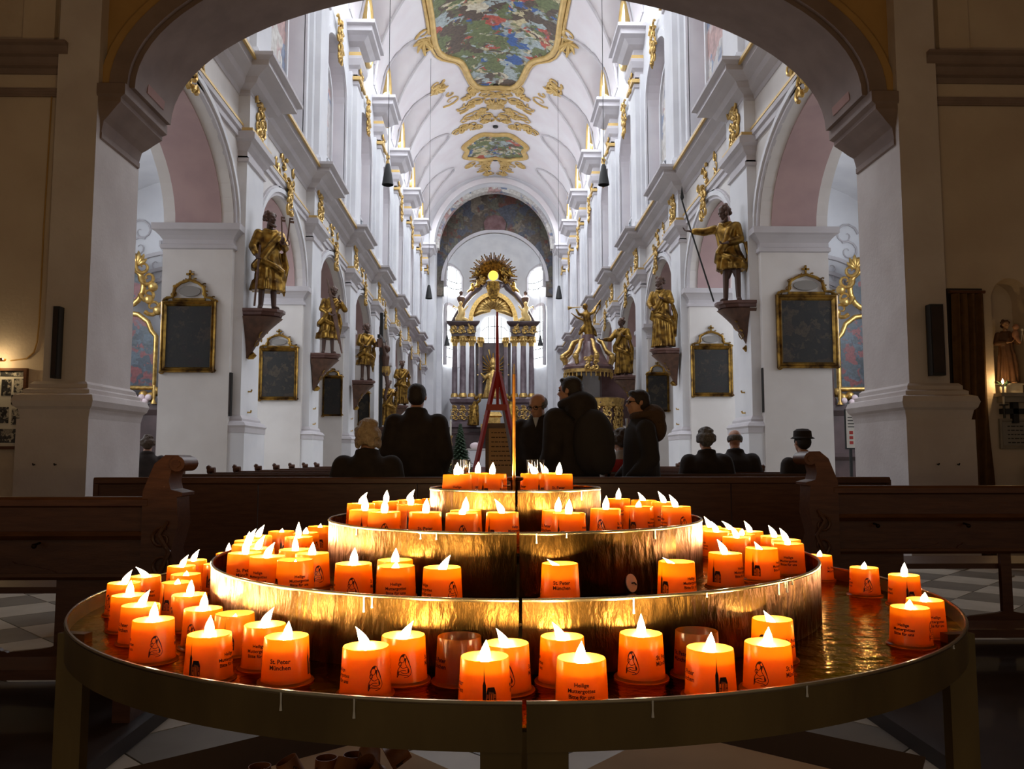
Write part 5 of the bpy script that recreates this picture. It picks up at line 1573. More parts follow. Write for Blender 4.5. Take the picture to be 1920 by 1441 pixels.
    if pack:
        pk = MB(); pk.ell((0, 0.25 + fy * 0.5, hipz + 0.30), (0.19, 0.15, 0.27), 18, 12); pk.ell((0, 0.34 + fy * 0.5, hipz + 0.18), (0.14, 0.08, 0.14), 14, 10)
        pk.v = [tuple(S @ Vector(p)) for p in pk.v]
        po = link('backpack', remesh(pk, 0.018, 3, 'backpack', M['coat2']), t)
        st_ = MB()
        for s in (-1, 1): st_.tube([(s * 0.12, 0.16 + fy * 0.5, hipz + 0.48), (s * 0.13, 0.02 + fy * 0.8, hipz + 0.56), (s * 0.14, -0.13 + fy * 0.7, hipz + 0.40), (s * 0.16, -0.06, hipz + 0.15), (s * 0.14, 0.14, hipz + 0.12)], 0.02, 8, flat=0.4)
        st_.v = [tuple(S @ Vector(p)) for p in st_.v]
        obj('strap', st_, M['black'], po, 50)
    if collar:
        cl = MB(); cl.tube([(0.060 * cos(q), -0.005 + fy * 0.9 + 0.062 * sin(q), hipz + 0.615) for q in [i * pi / 8 for i in range(17)]], 0.011, 8)
        cl.prism([(-0.028, hipz + 0.585), (0.028, hipz + 0.585), (0, hipz + 0.49)], lambda a, b, q: (a, q + fy * 0.8, b), -0.135, -0.12)
        cl.v = [tuple(S @ Vector(p)) for p in cl.v]
        obj('collar', cl, M[collar], t, 50)
    if band:
        bn = MB(); bn.rings(robe_rings([(hipz + 0.40, 0, fy * 0.65, 0.305 * w, 0.170 * w, 0), (hipz + 0.47, 0, fy * 0.7, 0.275 * w, 0.162 * w, 0), (hipz + 0.53, 0, fy * 0.75, 0.18 * w, 0.142 * w, 0)], 7, seed, 0.05, 40), cap=False)
        bn.v = [tuple(S @ Vector(p)) for p in bn.v]
        obj('yoke', bn, M[band], t, 50)
    hr = MB(); r = random.Random(seed)
    if bald:
        for i in range(15):
            a = -0.35 + (pi + 0.7) * i / 14
            hr.ell((0.074 * cos(a), 0.012 + 0.090 * sin(a), 0.012 + 0.02 * sin(a)), (0.018, 0.018, 0.038), 8, 6, Mh)
    else:
        hr.ell((0, 0.020, 0.050), (0.083, 0.096, 0.078), 18, 12, Mh)
        hr.ell((0, 0.045, 0.010), (0.080, 0.075, 0.085), 16, 10, Mh)
        hr.ell((0, -0.050, 0.092), (0.058, 0.034, 0.026), 12, 8, Mh)
        for s in (-1, 1): hr.ell((s * 0.070, 0.0, 0.02), (0.016, 0.040, 0.040), 10, 7, Mh)
        if hairlen:
            for i in range(70):
                a = -0.5 + (pi + 1.0) * r.random(); z = -hairlen * r.random() + 0.05
                hr.ell((0.084 * cos(a), 0.025 + 0.090 * sin(a), z), r.uniform(0.018, 0.026), 8, 6, Mh)
            for i in range(40):
                a = r.uniform(0, 6.28); q_ = r.uniform(0, 0.9)
                hr.ell((0.08 * q_ * cos(a), 0.02 + 0.092 * q_ * sin(a), 0.05 + 0.078 * sqrt(1 - q_ * q_)), 0.021, 8, 6, Mh)
    hr.v = [tuple(S @ Vector(p)) for p in hr.v]
    link('hair', remesh(hr, 0.009, 1, 'hair', M[hair]), t)
    ey = eyes_mesh(Mh); ey.v = [tuple(S @ Vector(p)) for p in ey.v]
    obj('eyes', ey, M['hair'], t, 60)
    if hat:
        ht = MB(); ht.lathe([(0.125, 0.045), (0.13, 0.05), (0.100, 0.07), (0.095, 0.13), (0.06, 0.155), (0.0, 0.16)], 22, (0, 0.015, 0.0), Mh, cap=False)
        ht.v = [tuple(S @ Vector(p)) for p in ht.v]
        obj('hat', ht, M['coat'], t, 40)
    if glasses:
        gs = MB()
        for s in (-1, 1):
            gs.tube([(s * 0.034 + 0.024 * cos(q), -0.093, 0.008 + 0.018 * sin(q)) for q in [i * pi / 8 for i in range(17)]], 0.0030, 6, Mh)
            gs.tube([(s * 0.058, -0.090, 0.012), (s * 0.080, -0.03, 0.012), (s * 0.082, 0.02, 0.008)], 0.0028, 6, Mh)
        gs.tube([(-0.010, -0.095, 0.010), (0.010, -0.095, 0.010)], 0.003, 6, Mh)
        gs.v = [tuple(S @ Vector(p)) for p in gs.v]
        obj('glasses', gs, M['black'], t, 50)
    return t


def stand_at(px, py_top, Y, H):
    P_ = at_y(px, py_top, Y); return Vector((P_.x, Y, 0.0)), P_.z


G, z_ = stand_at(781, 715, 7.25, 0)
person('person standing with back turned in a long black coat, short dark hair', G, pi, z_ / 1.005, coat='coat', width=1.12, seed=2, turn=0.0, stoop=0.03)
G, z_ = stand_at(690, 812, 6.24, 0)
person('person with curly blond hair and black coat seated behind the long pew', G, pi, 1.66, True, 'coat', 'blond', 0.13, seed=3, width=1.1, turn=0.05)
G, z_ = stand_at(1022, 758, 7.9, 0)
person('balding person with glasses in a dark suit, leaning and looking down', G, -0.35, 1.72, False, 'coat', 'greyhair', bald=True, glasses=True, collar='shirt', stoop=0.22, nod=0.30, turn=-0.25, width=1.12, seed=4)
G, z_ = stand_at(1072, 705, 6.95, 0)
person('person in a black hooded jacket with backpack, turned away in profile', G, -pi / 2 - 0.9, z_ / 1.0, False, 'coat', 'hair', turn=0.35, hood='coat', pack=True, width=1.15, seed=5, stride=0.12)
G, z_ = stand_at(1200, 730, 7.3, 0)
person('person with glasses in a dark parka with brown fur hood, walking', G, -pi / 2 + 0.08, z_ / 1.0, False, 'coat2', 'hair', glasses=True, hood='brownfur', collar='shirt', width=1.02, seed=6, stride=0.18)
G, z_ = stand_at(1166, 815, 8.57, 0)
person('person in a pale knit pullover with red yoke, brown hair, seated', G, pi + 0.5, 1.68, True, 'knit', 'brownhair', 0.08, seed=7, band='redknit', width=0.95)
G, z_ = stand_at(1324, 822, 8.57, 0)
person('grey-haired person in a black coat seated in the pews, wavy hair', G, pi, 1.70, True, 'coat', 'greyhair', 0.06, seed=8, width=1.12)
G, z_ = stand_at(1378, 823, 9.49, 0)
person('person with thin pale grey hair and upturned dark collar seated in the pews', G, pi - 0.2, 1.74, True, 'coat2', 'greyhair', bald=True, seed=9, width=1.1)
G, z_ = stand_at(1506, 832, 8.57, 0)
person('person wearing a dark brimmed hat seated beyond a carved bench end', G, pi + 0.2, 1.64, True, 'coat', 'hair', hat=True, seed=10)
G, z_ = stand_at(277, 826, 11.6, 0)
person('person in dark clothes sitting beside the pillar, partly hidden by it', G, pi + 0.3, 1.70, True, 'coat', 'brownhair', 0.05, seed=11)

cb_ = thing('side_bench', 'short plain bench in the aisle under the half-hidden person', 'bench', (G.x, 11.55, 0))
obj('seat', MB().box(-0.45, 0.45, -0.18, 0.18, 0.42, 0.46), M['wood'], cb_)
for q_ in (-0.38, 0.38): obj('leg', MB().box(q_ - 0.03, q_ + 0.03, -0.16, 0.16, 0, 0.42), M['wood'], cb_)

# ================================================================== RED A-FRAME AND NOTICE BOARD
a_ = thing('wooden_easel', 'tall red wooden A-frame with a long pole above its apex', 'easel', (0.045, 9.0, 0))
for s in (-1, 1):
    obj('leg', MB().tube([(s * 0.45, 0.0, 0.0), (s * 0.012, 0, 2.02)], 0.028, 4), M['red'], a_)
obj('rear_leg', MB().tube([(0.36, 0.45, 0.0), (0.03, 0.04, 1.85)], 0.022, 4), M['plaque'], a_)
obj('crossbar', MB().box(-0.12, 0.10, -0.03, 0.03, 1.60, 1.665), M['red'], a_)
obj('pole', MB().tube([(0, 0, 1.66), (-0.003, 0, 2.05), (-0.006, 0, 2.68)], [0.016, 0.024, 0.012], 8), M['red'], a_)
obj('inner_rod', MB().tube([(0, 0.01, 1.66), (0, 0.01, 2.0)], 0.012, 6), M['black'], a_)
nb = thing('notice_board', 'brown notice board with rows of small lettering behind the red A-frame', 'notice board', (0.095, 9.95, 0))
obj('panel', MB().box(-0.17, 0.19, -0.015, 0.015, 0.75, 1.46), M['card'], nb)
obj('top_rail', MB().box(-0.19, 0.21, -0.03, 0.03, 1.44, 1.50), M['wood'], nb)
ln_ = MB()
r = random.Random(3)
for k in range(8):
    x = -0.12
    while x < 0.13:
        w_ = r.uniform(0.015, 0.05); ln_.box(x, min(0.15, x + w_), -0.0165, -0.015, 1.38 - k * 0.055, 1.392 - k * 0.055); x += w_ + 0.01
tag(obj('lettering', ln_, M['carddark'], nb), kind='stuff')
for s in (-0.17, 0.19): obj('post', MB().box(s - 0.02, s + 0.02, -0.02, 0.02, 0.0, 1.46), M['wood'], nb)

# ================================================================== HIGH ALTAR
AY = 62.4
al = thing('high_altar', 'towering baroque high altar with mauve columns, gilding and a sunburst', 'altar', (XC - 0.12, AY, 1.1))
Z0 = -1.1
obj('predella', MB().box(-3.6, 3.6, -0.6, 1.4, 0, 1.6), M['dkmarble'], al)
pm_ = MB(); wrap_box(pm_, [(0.15, 1.6 ), (0.2, 1.75), (0.0, 1.85), (0.0, 2.1), (0.1, 2.2)], -3.3, 3.3, -0.4, 1.3)
obj('ledge', pm_, M['dkmarble'], al)
for s in (-1, 1):
    pd = MB(); wrap_box(pd, [(0.12, 2.2), (0.12, 2.5), (0.0, 2.6), (0, 3.9), (0.15, 4.05), (0.2, 4.3), (0.0, 4.45)], *sorted((s * 1.35, s * 3.05)), -0.3, 1.2)
    po = obj('pedestal', pd, M['mauve'], al)
    for u in (1.65, 2.28, 2.9):
        link('gilt_ornament', roco('ped', 33, 0.4, 1.0, 0.05, 4), po, (s * u, -0.34, 3.3))
    for u, yy, rr in ((2.90, 0.1, 0.21), (2.28, -0.1, 0.24), (1.62, 0.1, 0.22), (0.95, 0.5, 0.17)):
        co_ = MB(); co_.lathe([(rr * 1.25, 4.45), (rr * 1.25, 4.6), (rr, 4.7), (rr, 6.2), (rr * 0.85, 8.35)], 18, (s * u, yy, 0))
        c_ = obj('column', co_, M['mauve'], al, 40)
        cc = MB(); cc.lathe([(rr * 0.85, 8.3), (rr * 1.0, 8.5), (rr * 1.35, 8.85), (rr * 1.5, 8.95), (rr * 1.5, 9.05)], 14, (s * u, yy, 0)); obj('column_base', MB().lathe([(rr * 1.35, 4.44), (rr * 1.35, 4.58), (rr * 1.05, 4.75)], 14, (s * u, yy, 0)), M['gold'], c_, 40)
        for i in range(8):
            a = i * pi / 4; cc.ell((s * u + rr * 1.25 * cos(a), yy + rr * 1.25 * sin(a), 8.75), (0.09, 0.09, 0.16), 8, 6)
        obj('capital', cc, M['gold'], c_, 40)
    eb = MB(); wrap_box(eb, [(0, 9.05), (0.0, 9.3), (0.08, 9.35), (0.08, 9.75), (0.25, 9.9), (0.35, 10.05), (0.35, 10.15), (0, 10.2)], *sorted((s * 1.35, s * 3.15)), -0.35, 0.9)
    e_ = obj('entablature', eb, M['dkmarble'], al)
    for u in (1.7, 2.4, 3.0): link('gilt_ornament', roco('ent', 35, 0.5, 0.5, 0.05, 3), e_, (s * u, -0.46, 9.5))
    # curved gable sweeping up to the crown
    gs = MB(); gs.tube([(s * 3.0, 0.2, 10.2), (s * 2.6, 0.2, 10.9), (s * 2.3, 0.2, 11.6), (s * 1.75, 0.2, 12.3), (s * 1.1, 0.2, 12.9), (s * 0.85, 0.2, 13.3)], [0.22, 0.26, 0.24, 0.26, 0.3, 0.24], 10)
    obj('gable_scroll', gs, M['dkmarble'], al, 50)
    vs_ = MB(); vs_.lathe([(0.10, 11.0), (0.2, 11.15), (0.12, 11.4), (0.26, 11.75), (0.30, 12.0), (0.10, 12.2), (0.16, 12.4), (0.0, 12.55)], 14, (s * 2.45, -0.1, 0))
    obj('urn', vs_, M['bronze'], al, 40)
    # kneeling angels
    an = MB()
    limb(an, [(s * 2.55, -0.3, 10.3), (s * 2.35, -0.45, 10.75), (s * 2.5, -0.3, 11.2)], [0.34, 0.26, 0.2]); an.ell((s * 2.45, -0.45, 11.5), 0.16)
    limb(an, [(s * 2.5, -0.3, 11.1), (s * 2.15, -0.5, 11.0), (s * 1.9, -0.5, 11.3)], [0.10, 0.08, 0.06]); limb(an, [(s * 2.4, -0.4, 10.4), (s * 1.95, -0.6, 10.2), (s * 1.8, -0.5, 9.8)], [0.18, 0.14, 0.08])
    an.tube([(s * 2.6, -0.1, 11.1), (s * 3.0, 0, 11.4), (s * 3.15, 0, 11.0)], [0.14, 0.18, 0.05], 8, flat=0.4)
    link('angel', remesh(an, 0.05, 2, 'angel', M['goldflat']), al)
    for i in range(5):
        rr = random.Random(50 + i + s)
        pb = MB(); c = (s * rr.uniform(0.7, 1.6), -0.3, rr.uniform(12.6, 14.0)); pb.ell(c, (0.2, 0.16, 0.24)); pb.ell((c[0], c[1] - 0.05, c[2] + 0.3), 0.14); limb(pb, [c, (c[0] + s * 0.35, c[1], c[2] - 0.25)], [0.12, 0.07]); limb(pb, [c, (c[0] - s * 0.30, c[1], c[2] + 0.2)], [0.09, 0.05])
        link('cherub', remesh(pb, 0.04, 2, 'cherub', M['stgold']), al)
bw = MB().box(-1.35, 1.35, 0.85, 0.95, 4.4, 8.7)
obj('niche_drape', bw, M['dkmarble'], al)
ar_ = MB(); alf = lambda a, z, t: (a, t, z)
arch_band(ar_, alf, 0, 1.55, 10.1, 2.0, 0.32, -0.35, 0.4, 24); obj('canopy_arch', ar_, M['gold'], al, 40)
sh_ = MB()
for i in range(13):
    a = pi * i / 12; sh_.tube([(0.25 * cos(a), 0.1, 11.0 + 0.2 * sin(a)), (0.85 * cos(a), -0.25, 10.95 + 0.7 * sin(a)), (1.48 * cos(a), 0.05, 10.7 + 1.45 * sin(a))], [0.07, 0.22, 0.16], 8)
tag(obj('canopy_shell', sh_, M['gold'], al, 60), kind='stuff')
cw_ = MB(); cw_.prism([(-0.42, 13.2), (0.42, 13.2), (0.5, 12.6), (0.28, 11.9), (0, 11.6), (-0.28, 11.9), (-0.5, 12.6)], alf, -0.55, -0.2)
for i in range(7): cw_.tube([(-0.36 + 0.12 * i, -0.58, 13.15), (-0.20 + 0.067 * i, -0.60, 11.85)], 0.05, 6)
obj('crown_panel', cw_, M['stgold'], al, 40)
obj('cloud', MB().ell((0, 0.1, 13.02), (0.95, 0.35, 0.34), 18, 10).ell((-0.45, -0.15, 12.95), 0.28).ell((0.45, -0.15, 12.95), 0.28), M['dkmarble'], al, 60)
SBZ = 13.75
for i in range(60):
    a = -0.5 + (pi + 1.0) * i / 59; l_ = (1.85 if i % 3 else 1.5) * (1 if i % 2 else 0.9)
    rm = MB().tube([(0.42 * cos(a), 0.3, SBZ + 0.42 * sin(a)), (l_ * cos(a), 0.3, SBZ + l_ * sin(a))], [0.035, 0.045], 4)
    obj('sun_ray', rm, M['stgold'], al)
obj('amber_pane', MB().lathe([(0.0, 0), (0.37, 0), (0.37, 0.06), (0, 0.06)], 24, M=Matrix.Translation((0, 0.1, SBZ)) @ Matrix.Rotation(pi / 2, 4, 'X')), M['yellowpane'], al)
gl_ = MB()
for i in range(24):
    a = 2 * pi * i / 24; l_ = 1.25 if i % 2 else 1.0
    gl_.tube([(0.2 * cos(a), 0.75, 6.6 + 0.2 * sin(a)), (l_ * cos(a), 0.7, 6.6 + l_ * 1.3 * sin(a))], [0.03, 0.05], 4)
tag(obj('niche_glory', gl_, M['gold'], al), kind='stuff')
fg_ = MB(); fg_.rings(robe_rings([(4.4, 0, 0.2, 0.75, 0.5, 1), (5.0, 0, 0.2, 0.65, 0.45, 1), (5.6, 0, 0.2, 0.5, 0.38, 0.6), (6.2, 0, 0.2, 0.42, 0.3, 0.3), (6.5, 0, 0.2, 0.2, 0.2, 0)], 9, 3, 0.15)); fg_.ell((0, 0.15, 6.75), 0.22)
fg_.lathe([(0.2, 6.9), (0.24, 7.1), (0.16, 7.4), (0.0, 7.55)], 12, (0, 0.15, 0)); limb(fg_, [(-0.35, 0.1, 6.2), (-0.6, -0.2, 5.9), (-0.9, -0.3, 6.2)], [0.14, 0.12, 0.08]); limb(fg_, [(0.35, 0.1, 6.2), (0.6, -0.2, 5.9), (0.55, -0.4, 6.2)], [0.14, 0.12, 0.08])
link('throned_figure', remesh(fg_, 0.05, 2, 'throned_figure', M['gold']), al)
for s in (-1, 1):
    fb_ = MB(); fb_.rings(robe_rings([(2.3, s * 1.45, -0.8, 0.42, 0.35, 1), (3.0, s * 1.42, -0.8, 0.36, 0.3, 1), (3.7, s * 1.35, -0.75, 0.3, 0.24, 0.5), (4.1, s * 1.3, -0.75, 0.15, 0.15, 0)], 8, 9, 0.16)); fb_.ell((s * 1.25, -0.8, 4.35), 0.18); limb(fb_, [(s * 1.3, -0.8, 3.9), (s * 1.0, -1.0, 4.1), (s * 0.85, -1.0, 4.6)], [0.12, 0.1, 0.07])
    link('church_father', remesh(fb_, 0.045, 2, 'church_father', M['stgold']), al)
tb = MB(); tb.box(-0.9, 0.9, -1.3, -0.6, 1.6, 2.4); wrap_box(tb, [(0.05, 2.4), (0.05, 2.9), (0.2, 3.0), (0, 3.3)], -0.5, 0.5, -1.0, -0.6)
obj('tabernacle', tb, M['gold'], al, 30)

# people's altar, candlesticks and fir trees in the chancel
pa = thing('altar_table', 'pale altar table with cloth in front of the high altar', 'altar', (XC - 0.2, 46.5, 0.55))
obj('block', MB().box(-1.3, 1.3, -0.4, 0.4, 0, 0.95), M['white'], pa)
obj('cloth', MB().box(-1.4, 1.4, -0.45, 0.45, 0.95, 1.0), M['paper'], pa)
obj('flowers', MB().ell((-0.9, 0, 1.15), (0.3, 0.2, 0.2)).ell((-0.6, -0.1, 1.3), 0.16), M['palepink'], pa, 60)
for px_, lab in ((845, 'beside the fir trees'), (1000, 'beside the pulpit')):
    P_ = at_y(px_, 800, 45.2)
    cs_ = thing('candlestick', 'tall gilt altar candlestick with white candle %s' % lab, 'candlestick', (P_.x, 45.2, 0.55))
    obj('stem', MB().lathe([(0.22, 0), (0.2, 0.1), (0.07, 0.25), (0.12, 0.6), (0.05, 0.9), (0.10, 1.2), (0.04, 1.5), (0.13, 1.65), (0.13, 1.7)], 14), M['gold'], cs_, 40)
    obj('candle', MB().lathe([(0.05, 1.7), (0.05, 2.5), (0.0, 2.52)], 10), M['waxwhite'], cs_)


def fir(label, loc, h, rad, seed):
    t = thing('fir_tree', label, 'tree', loc)
    r = random.Random(seed)
    obj('trunk', MB().tube([(0, 0, 0), (0, 0, h * 0.95)], [0.05, 0.01], 6), M['bronze'], t)
    mb = MB()
    for i in range(170):
        f = (i + r.random()) / 170; z = h * (0.10 + 0.86 * f); R_ = rad * (1 - f) ** 0.85 * r.uniform(0.8, 1.1) + 0.04; a = i * 2.39996
        p = Vector((R_ * cos(a), R_ * sin(a), z - R_ * 0.25))
        mb.tube([(0, 0, z), tuple(p * 0.6 + Vector((0, 0, z * 0.4 + 0.02))), tuple(p)], [0.05, 0.09, 0.015], 5, flat=0.5)
    tag(obj('branches', mb, M['green'], t), kind='stuff')


P_ = at_y(863, 850, 43.5); fir('dark green fir tree beside the altar table, near the candlestick', (P_.x, 43.5, 0), 2.9, 0.75, 1)
P_ = at_y(1000, 850, 43.5); fir('dark green fir tree half hidden behind the balding person', (P_.x + 0.1, 43.5, 0), 2.6, 0.7, 2)
P_ = at_y(835, 850, 41.5); fir('low fir tree standing left of the taller fir beside the altar steps', (P_.x - 0.2, 41.5, 0), 1.9, 0.6, 3)

# ================================================================== PULPIT
pu = thing('pulpit', 'marble and gilt pulpit with fringed canopy topped by a trumpeting angel', 'pulpit', (3.35, 29.2, 0))
obj('sounding_board', MB().lathe([(0.55, 4.35), (0.86, 4.30), (0.90, 4.22), (0.86, 4.14), (0.80, 4.12), (0.0, 4.12)], 24, cap=False), M['marble'], pu, 40)
ro = obj('canopy_roof', MB().lathe([(0.86, 4.30), (0.70, 4.42), (0.52, 4.75), (0.42, 5.05), (0.28, 5.15), (0.22, 5.4), (0.0, 5.45)], 24, cap=False), M['marble'], pu, 40)
for i in range(8):
    a = i * pi / 4 + 0.2; v = MB(); v.tube([(0.84 * cos(a), 0.84 * sin(a), 4.32), (0.95 * cos(a), 0.95 * sin(a), 4.62), (0.70 * cos(a), 0.70 * sin(a), 4.80), (0.55 * cos(a), 0.55 * sin(a), 5.12), (0.36 * cos(a), 0.36 * sin(a), 5.22)], [0.07, 0.09, 0.07, 0.07, 0.04], 8); v.ell((0.93 * cos(a), 0.93 * sin(a), 4.55), 0.11, 8, 6)
    obj('canopy_volute', v, M['gold'], ro, 50)
link('gilt_ornament', roco('pulp', 41, 0.5, 0.45, 0.045, 3), ro, (0, -0.90, 4.32))
obj('fringe_band', MB().lathe([(0.865, 4.14), (0.87, 4.02), (0.85, 4.02), (0.85, 4.14)], 24, cap=False), M['gold'], pu, 40)
for i in range(32):
    a = 2 * pi * i / 32; obj('tassel', MB().lathe([(0.0, 3.84), (0.032, 3.90), (0.02, 3.98), (0.03, 4.03)], 6, (0.86 * cos(a), 0.86 * sin(a), 0)), M['gold'], pu)
obj('tub', MB().lathe([(0.05, 1.35), (0.2, 1.45), (0.34, 1.6), (0.55, 1.85), (0.60, 1.95), (0.58, 2.05), (0.60, 2.9), (0.70, 2.95), (0.72, 3.10), (0.68, 3.15), (0.60, 3.15), (0.58, 2.1), (0.0, 2.1)], 10, (0.55, 0, 0), cap=False), M['marble'], pu)
obj('tub_rim', MB().lathe([(0.62, 2.82), (0.68, 2.86), (0.70, 2.98), (0.74, 3.12), (0.62, 3.16)], 20, (0.55, 0, 0), cap=False), M['gold'], pu, 40)
for i in range(10):
    a = 2 * pi * (i + 0.5) / 10
    o_ = link('gilt_panel', roco('pan', 43, 0.28, 0.75, 0.035, 5), pu, (0.55 + 0.60 * cos(a), 0.60 * sin(a), 2.45), a + pi / 2)
obj('pendant', MB().lathe([(0.0, 1.0), (0.10, 1.1), (0.16, 1.3), (0.08, 1.42)], 12, (0.55, 0, 0)), M['gold'], pu, 40)
for s in (-0.55, 0.62):
    h_ = MB(); h_.rings(robe_rings([(3.12, s + 0.25, 0.45, 0.12, 0.12, 1), (3.5, s + 0.25, 0.45, 0.14, 0.12, 1), (3.75, s + 0.25, 0.45, 0.12, 0.1, 0.5), (4.0, s + 0.25, 0.45, 0.16, 0.12, 0.3)], 7, 5, 0.2, 28)); h_.ell((s + 0.25, 0.4, 3.9), 0.1)
    obj('herm', h_, M['stgold'], pu, 50)
obj('back_panel', MB().box(-0.3, 0.85, 0.75, 0.85, 2.0, 4.2), M['white'], pu)
obj('fixing_beam', MB().box(0.5, 1.6, 0.2, 0.8, 2.2, 4.2), M['marble'], pu)
ag = MB(); limb(ag, [(0.05, 0, 5.4), (0.0, 0, 5.75), (-0.05, -0.02, 6.1), (-0.06, -0.03, 6.28)], [0.17, 0.15, 0.14, 0.06]); ag.ell((-0.10, -0.05, 6.42), (0.10, 0.11, 0.12))
limb(ag, [(0.05, 0, 5.75), (0.22, 0.1, 5.55), (0.30, 0.1, 5.40)], [0.11, 0.09, 0.05]); limb(ag, [(0.0, 0, 5.8), (-0.20, 0, 5.6), (-0.30, 0, 5.45)], [0.12, 0.1, 0.05])
limb(ag, [(-0.14, -0.03, 6.15), (-0.32, -0.08, 6.12), (-0.42, -0.08, 6.30)], [0.06, 0.05, 0.035]); limb(ag, [(0.05, 0, 6.15), (0.22, 0, 6.22), (0.3, 0, 6.36)], [0.06, 0.05, 0.035])
ag.tube([(0.02, 0.1, 6.1), (0.28, 0.14, 6.40), (0.50, 0.14, 6.72), (0.46, 0.14, 6.45), (0.2, 0.1, 6.0)], [0.06, 0.14, 0.06, 0.08, 0.04], 8, flat=0.35)
ag.tube([(-0.05, 0, 5.9), (-0.35, 0.05, 6.02), (-0.62, 0.05, 6.22)], [0.10, 0.09, 0.03], 8, flat=0.4)
ao = link('angel', remesh(ag, 0.025, 2, 'angel', M['stgold']), pu)
obj('trumpet', MB().tube([(-0.2, -0.08, 6.40), (-0.55, -0.12, 6.36), (-0.72, -0.14, 6.34)], [0.012, 0.02, 0.07], 10), M['gold'], ao, 50)

# ================================================================== SIDE ALTARS SEEN THROUGH THE FIRST ARCH
def side_altar(xc, lab):
    t = thing('side_altar', lab, 'altar', (xc, 22.7, 0))
    wrapm = MB(); wrap_box(wrapm, [(0.0, 0), (0.0, 1.0), (0.1, 1.1), (0.1, 1.2), (-0.3, 1.2), (-0.3, 2.2), (-0.2, 2.35), (-0.2, 2.5)], -1.5, 1.5, -0.6, 0.6)
    obj('mensa', wrapm, M['dkmarble'], t)
    pt = MB(); poly = [(-0.85, 2.95), (0.85, 2.95), (0.85, 4.35), (0.72, 4.5), (0.62, 4.75), (0.35, 4.95), (0, 5.0), (-0.35, 4.95), (-0.62, 4.75), (-0.72, 4.5), (-0.85, 4.35)]
    pt.prism(poly, lambda a, b, q: (a, q, b), -0.12, 0.0)
    po = obj('altar_painting', pt, M['altarpaint'], t)
    fr = MB(); fr.tube([(a, -0.13, b) for a, b in poly] + [(poly[0][0], -0.13, poly[0][1])], 0.07, 8)
    obj('frame', fr, M['gold'], po, 50)
    ov = MB(); ov.prism([(0.42 * cos(2 * pi * i / 24), 5.72 + 0.50 * sin(2 * pi * i / 24)) for i in range(24)], lambda a, b, q: (a, q, b), -0.10, 0.0)
    oo = obj('oval_painting', ov, M['altarpaint'], t)
    of = MB(); of.tube([(0.46 * cos(2 * pi * i / 24), -0.12, 5.72 + 0.54 * sin(2 * pi * i / 24)) for i in range(25)], 0.08, 8)
    obj('frame', of, M['gold'], oo, 50)
    for s in (-1, 1):
        obj('column', MB().lathe([(0.20, 2.5), (0.20, 2.65), (0.15, 2.75), (0.13, 4.6), (0.2, 4.8), (0.22, 4.9)], 16, (s * 1.18, -0.2, 0)), M['dkmarble'], t, 40)
        g = MB(); fn_ = lambda u, v, h: (s * u, -0.15 - h, v)
        for (u, v, r_) in ((0.75, 5.15, 0.22), (0.62, 5.5, 0.2), (0.6, 5.95, 0.2), (0.45, 6.25, 0.2), (1.0, 5.1, 0.2), (0.2, 6.4, 0.16)):
            scroll(g, (u, v), r_, 1.2, 1, fn_, 0.065, u * 5, 16)
        for (u, v) in ((0.9, 5.05), (0.65, 5.35), (0.75, 5.7), (0.6, 2.75), (0.8, 2.7), (0.95, 2.85)): g.ell((s * u, -0.2, v), 0.13, 10, 7)
        leafspray(g, (0.3, 6.3), 1.2, 0.4, fn_, 0.05, 5, 1.8)
        tag(obj('gilt_ornament', g, M['gold'], t, 60), kind='stuff')
        cd = MB(); cd.lathe([(0.09, 2.5), (0.03, 2.62), (0.05, 2.8), (0.02, 3.0)], 10, (s * 0.98, -0.45, 0))
        obj('candlestick', cd, M['gold'], t, 40)
    fl_ = MB(); r = random.Random(4)
    for i in range(14): obj('flower', MB().ell((r.uniform(-1.0, 1.0), -0.45, 2.55 + r.random() * 0.15), 0.09, 8, 6), M['palepink'], t, 60)


side_altar(-10.0, 'gilded side altar with blue painting glimpsed behind the wall near the lit photo board')
side_altar(10.35, 'gilded side altar with blue painting glimpsed behind the pillar with the curtained doorway')
P_ = at_y(1595, 800, 13.2)
sg = thing('information_stand', 'narrow white information panel on a dark post in the far aisle', 'sign', (P_.x, 13.2, 0))
obj('panel', MB().box(-0.075, 0.075, -0.01, 0.01, 1.24, 1.84), M['paper'], sg)
obj('frame', MB().box(-0.095, 0.095, -0.006, 0.016, 1.22, 1.86), M['black'], sg)
obj('post', MB().box(-0.02, 0.02, 0.016, 0.05, 0.02, 1.86), M['black'], sg)
obj('foot', MB().box(-0.18, 0.18, -0.15, 0.2, 0.0, 0.02), M['black'], sg)
tx_ = MB()
for k in range(4): tx_.box(-0.05, 0.055, -0.012, -0.01, 1.72 - k * 0.05, 1.735 - k * 0.05)
obj('text_lines', tx_, M['black'], sg)
tx_ = MB()
for k in range(3): tx_.box(-0.03, 0.03, -0.012, -0.01, 1.30 + k * 0.08, 1.35 + k * 0.08)
obj('red_figures', tx_, M['red'], sg)

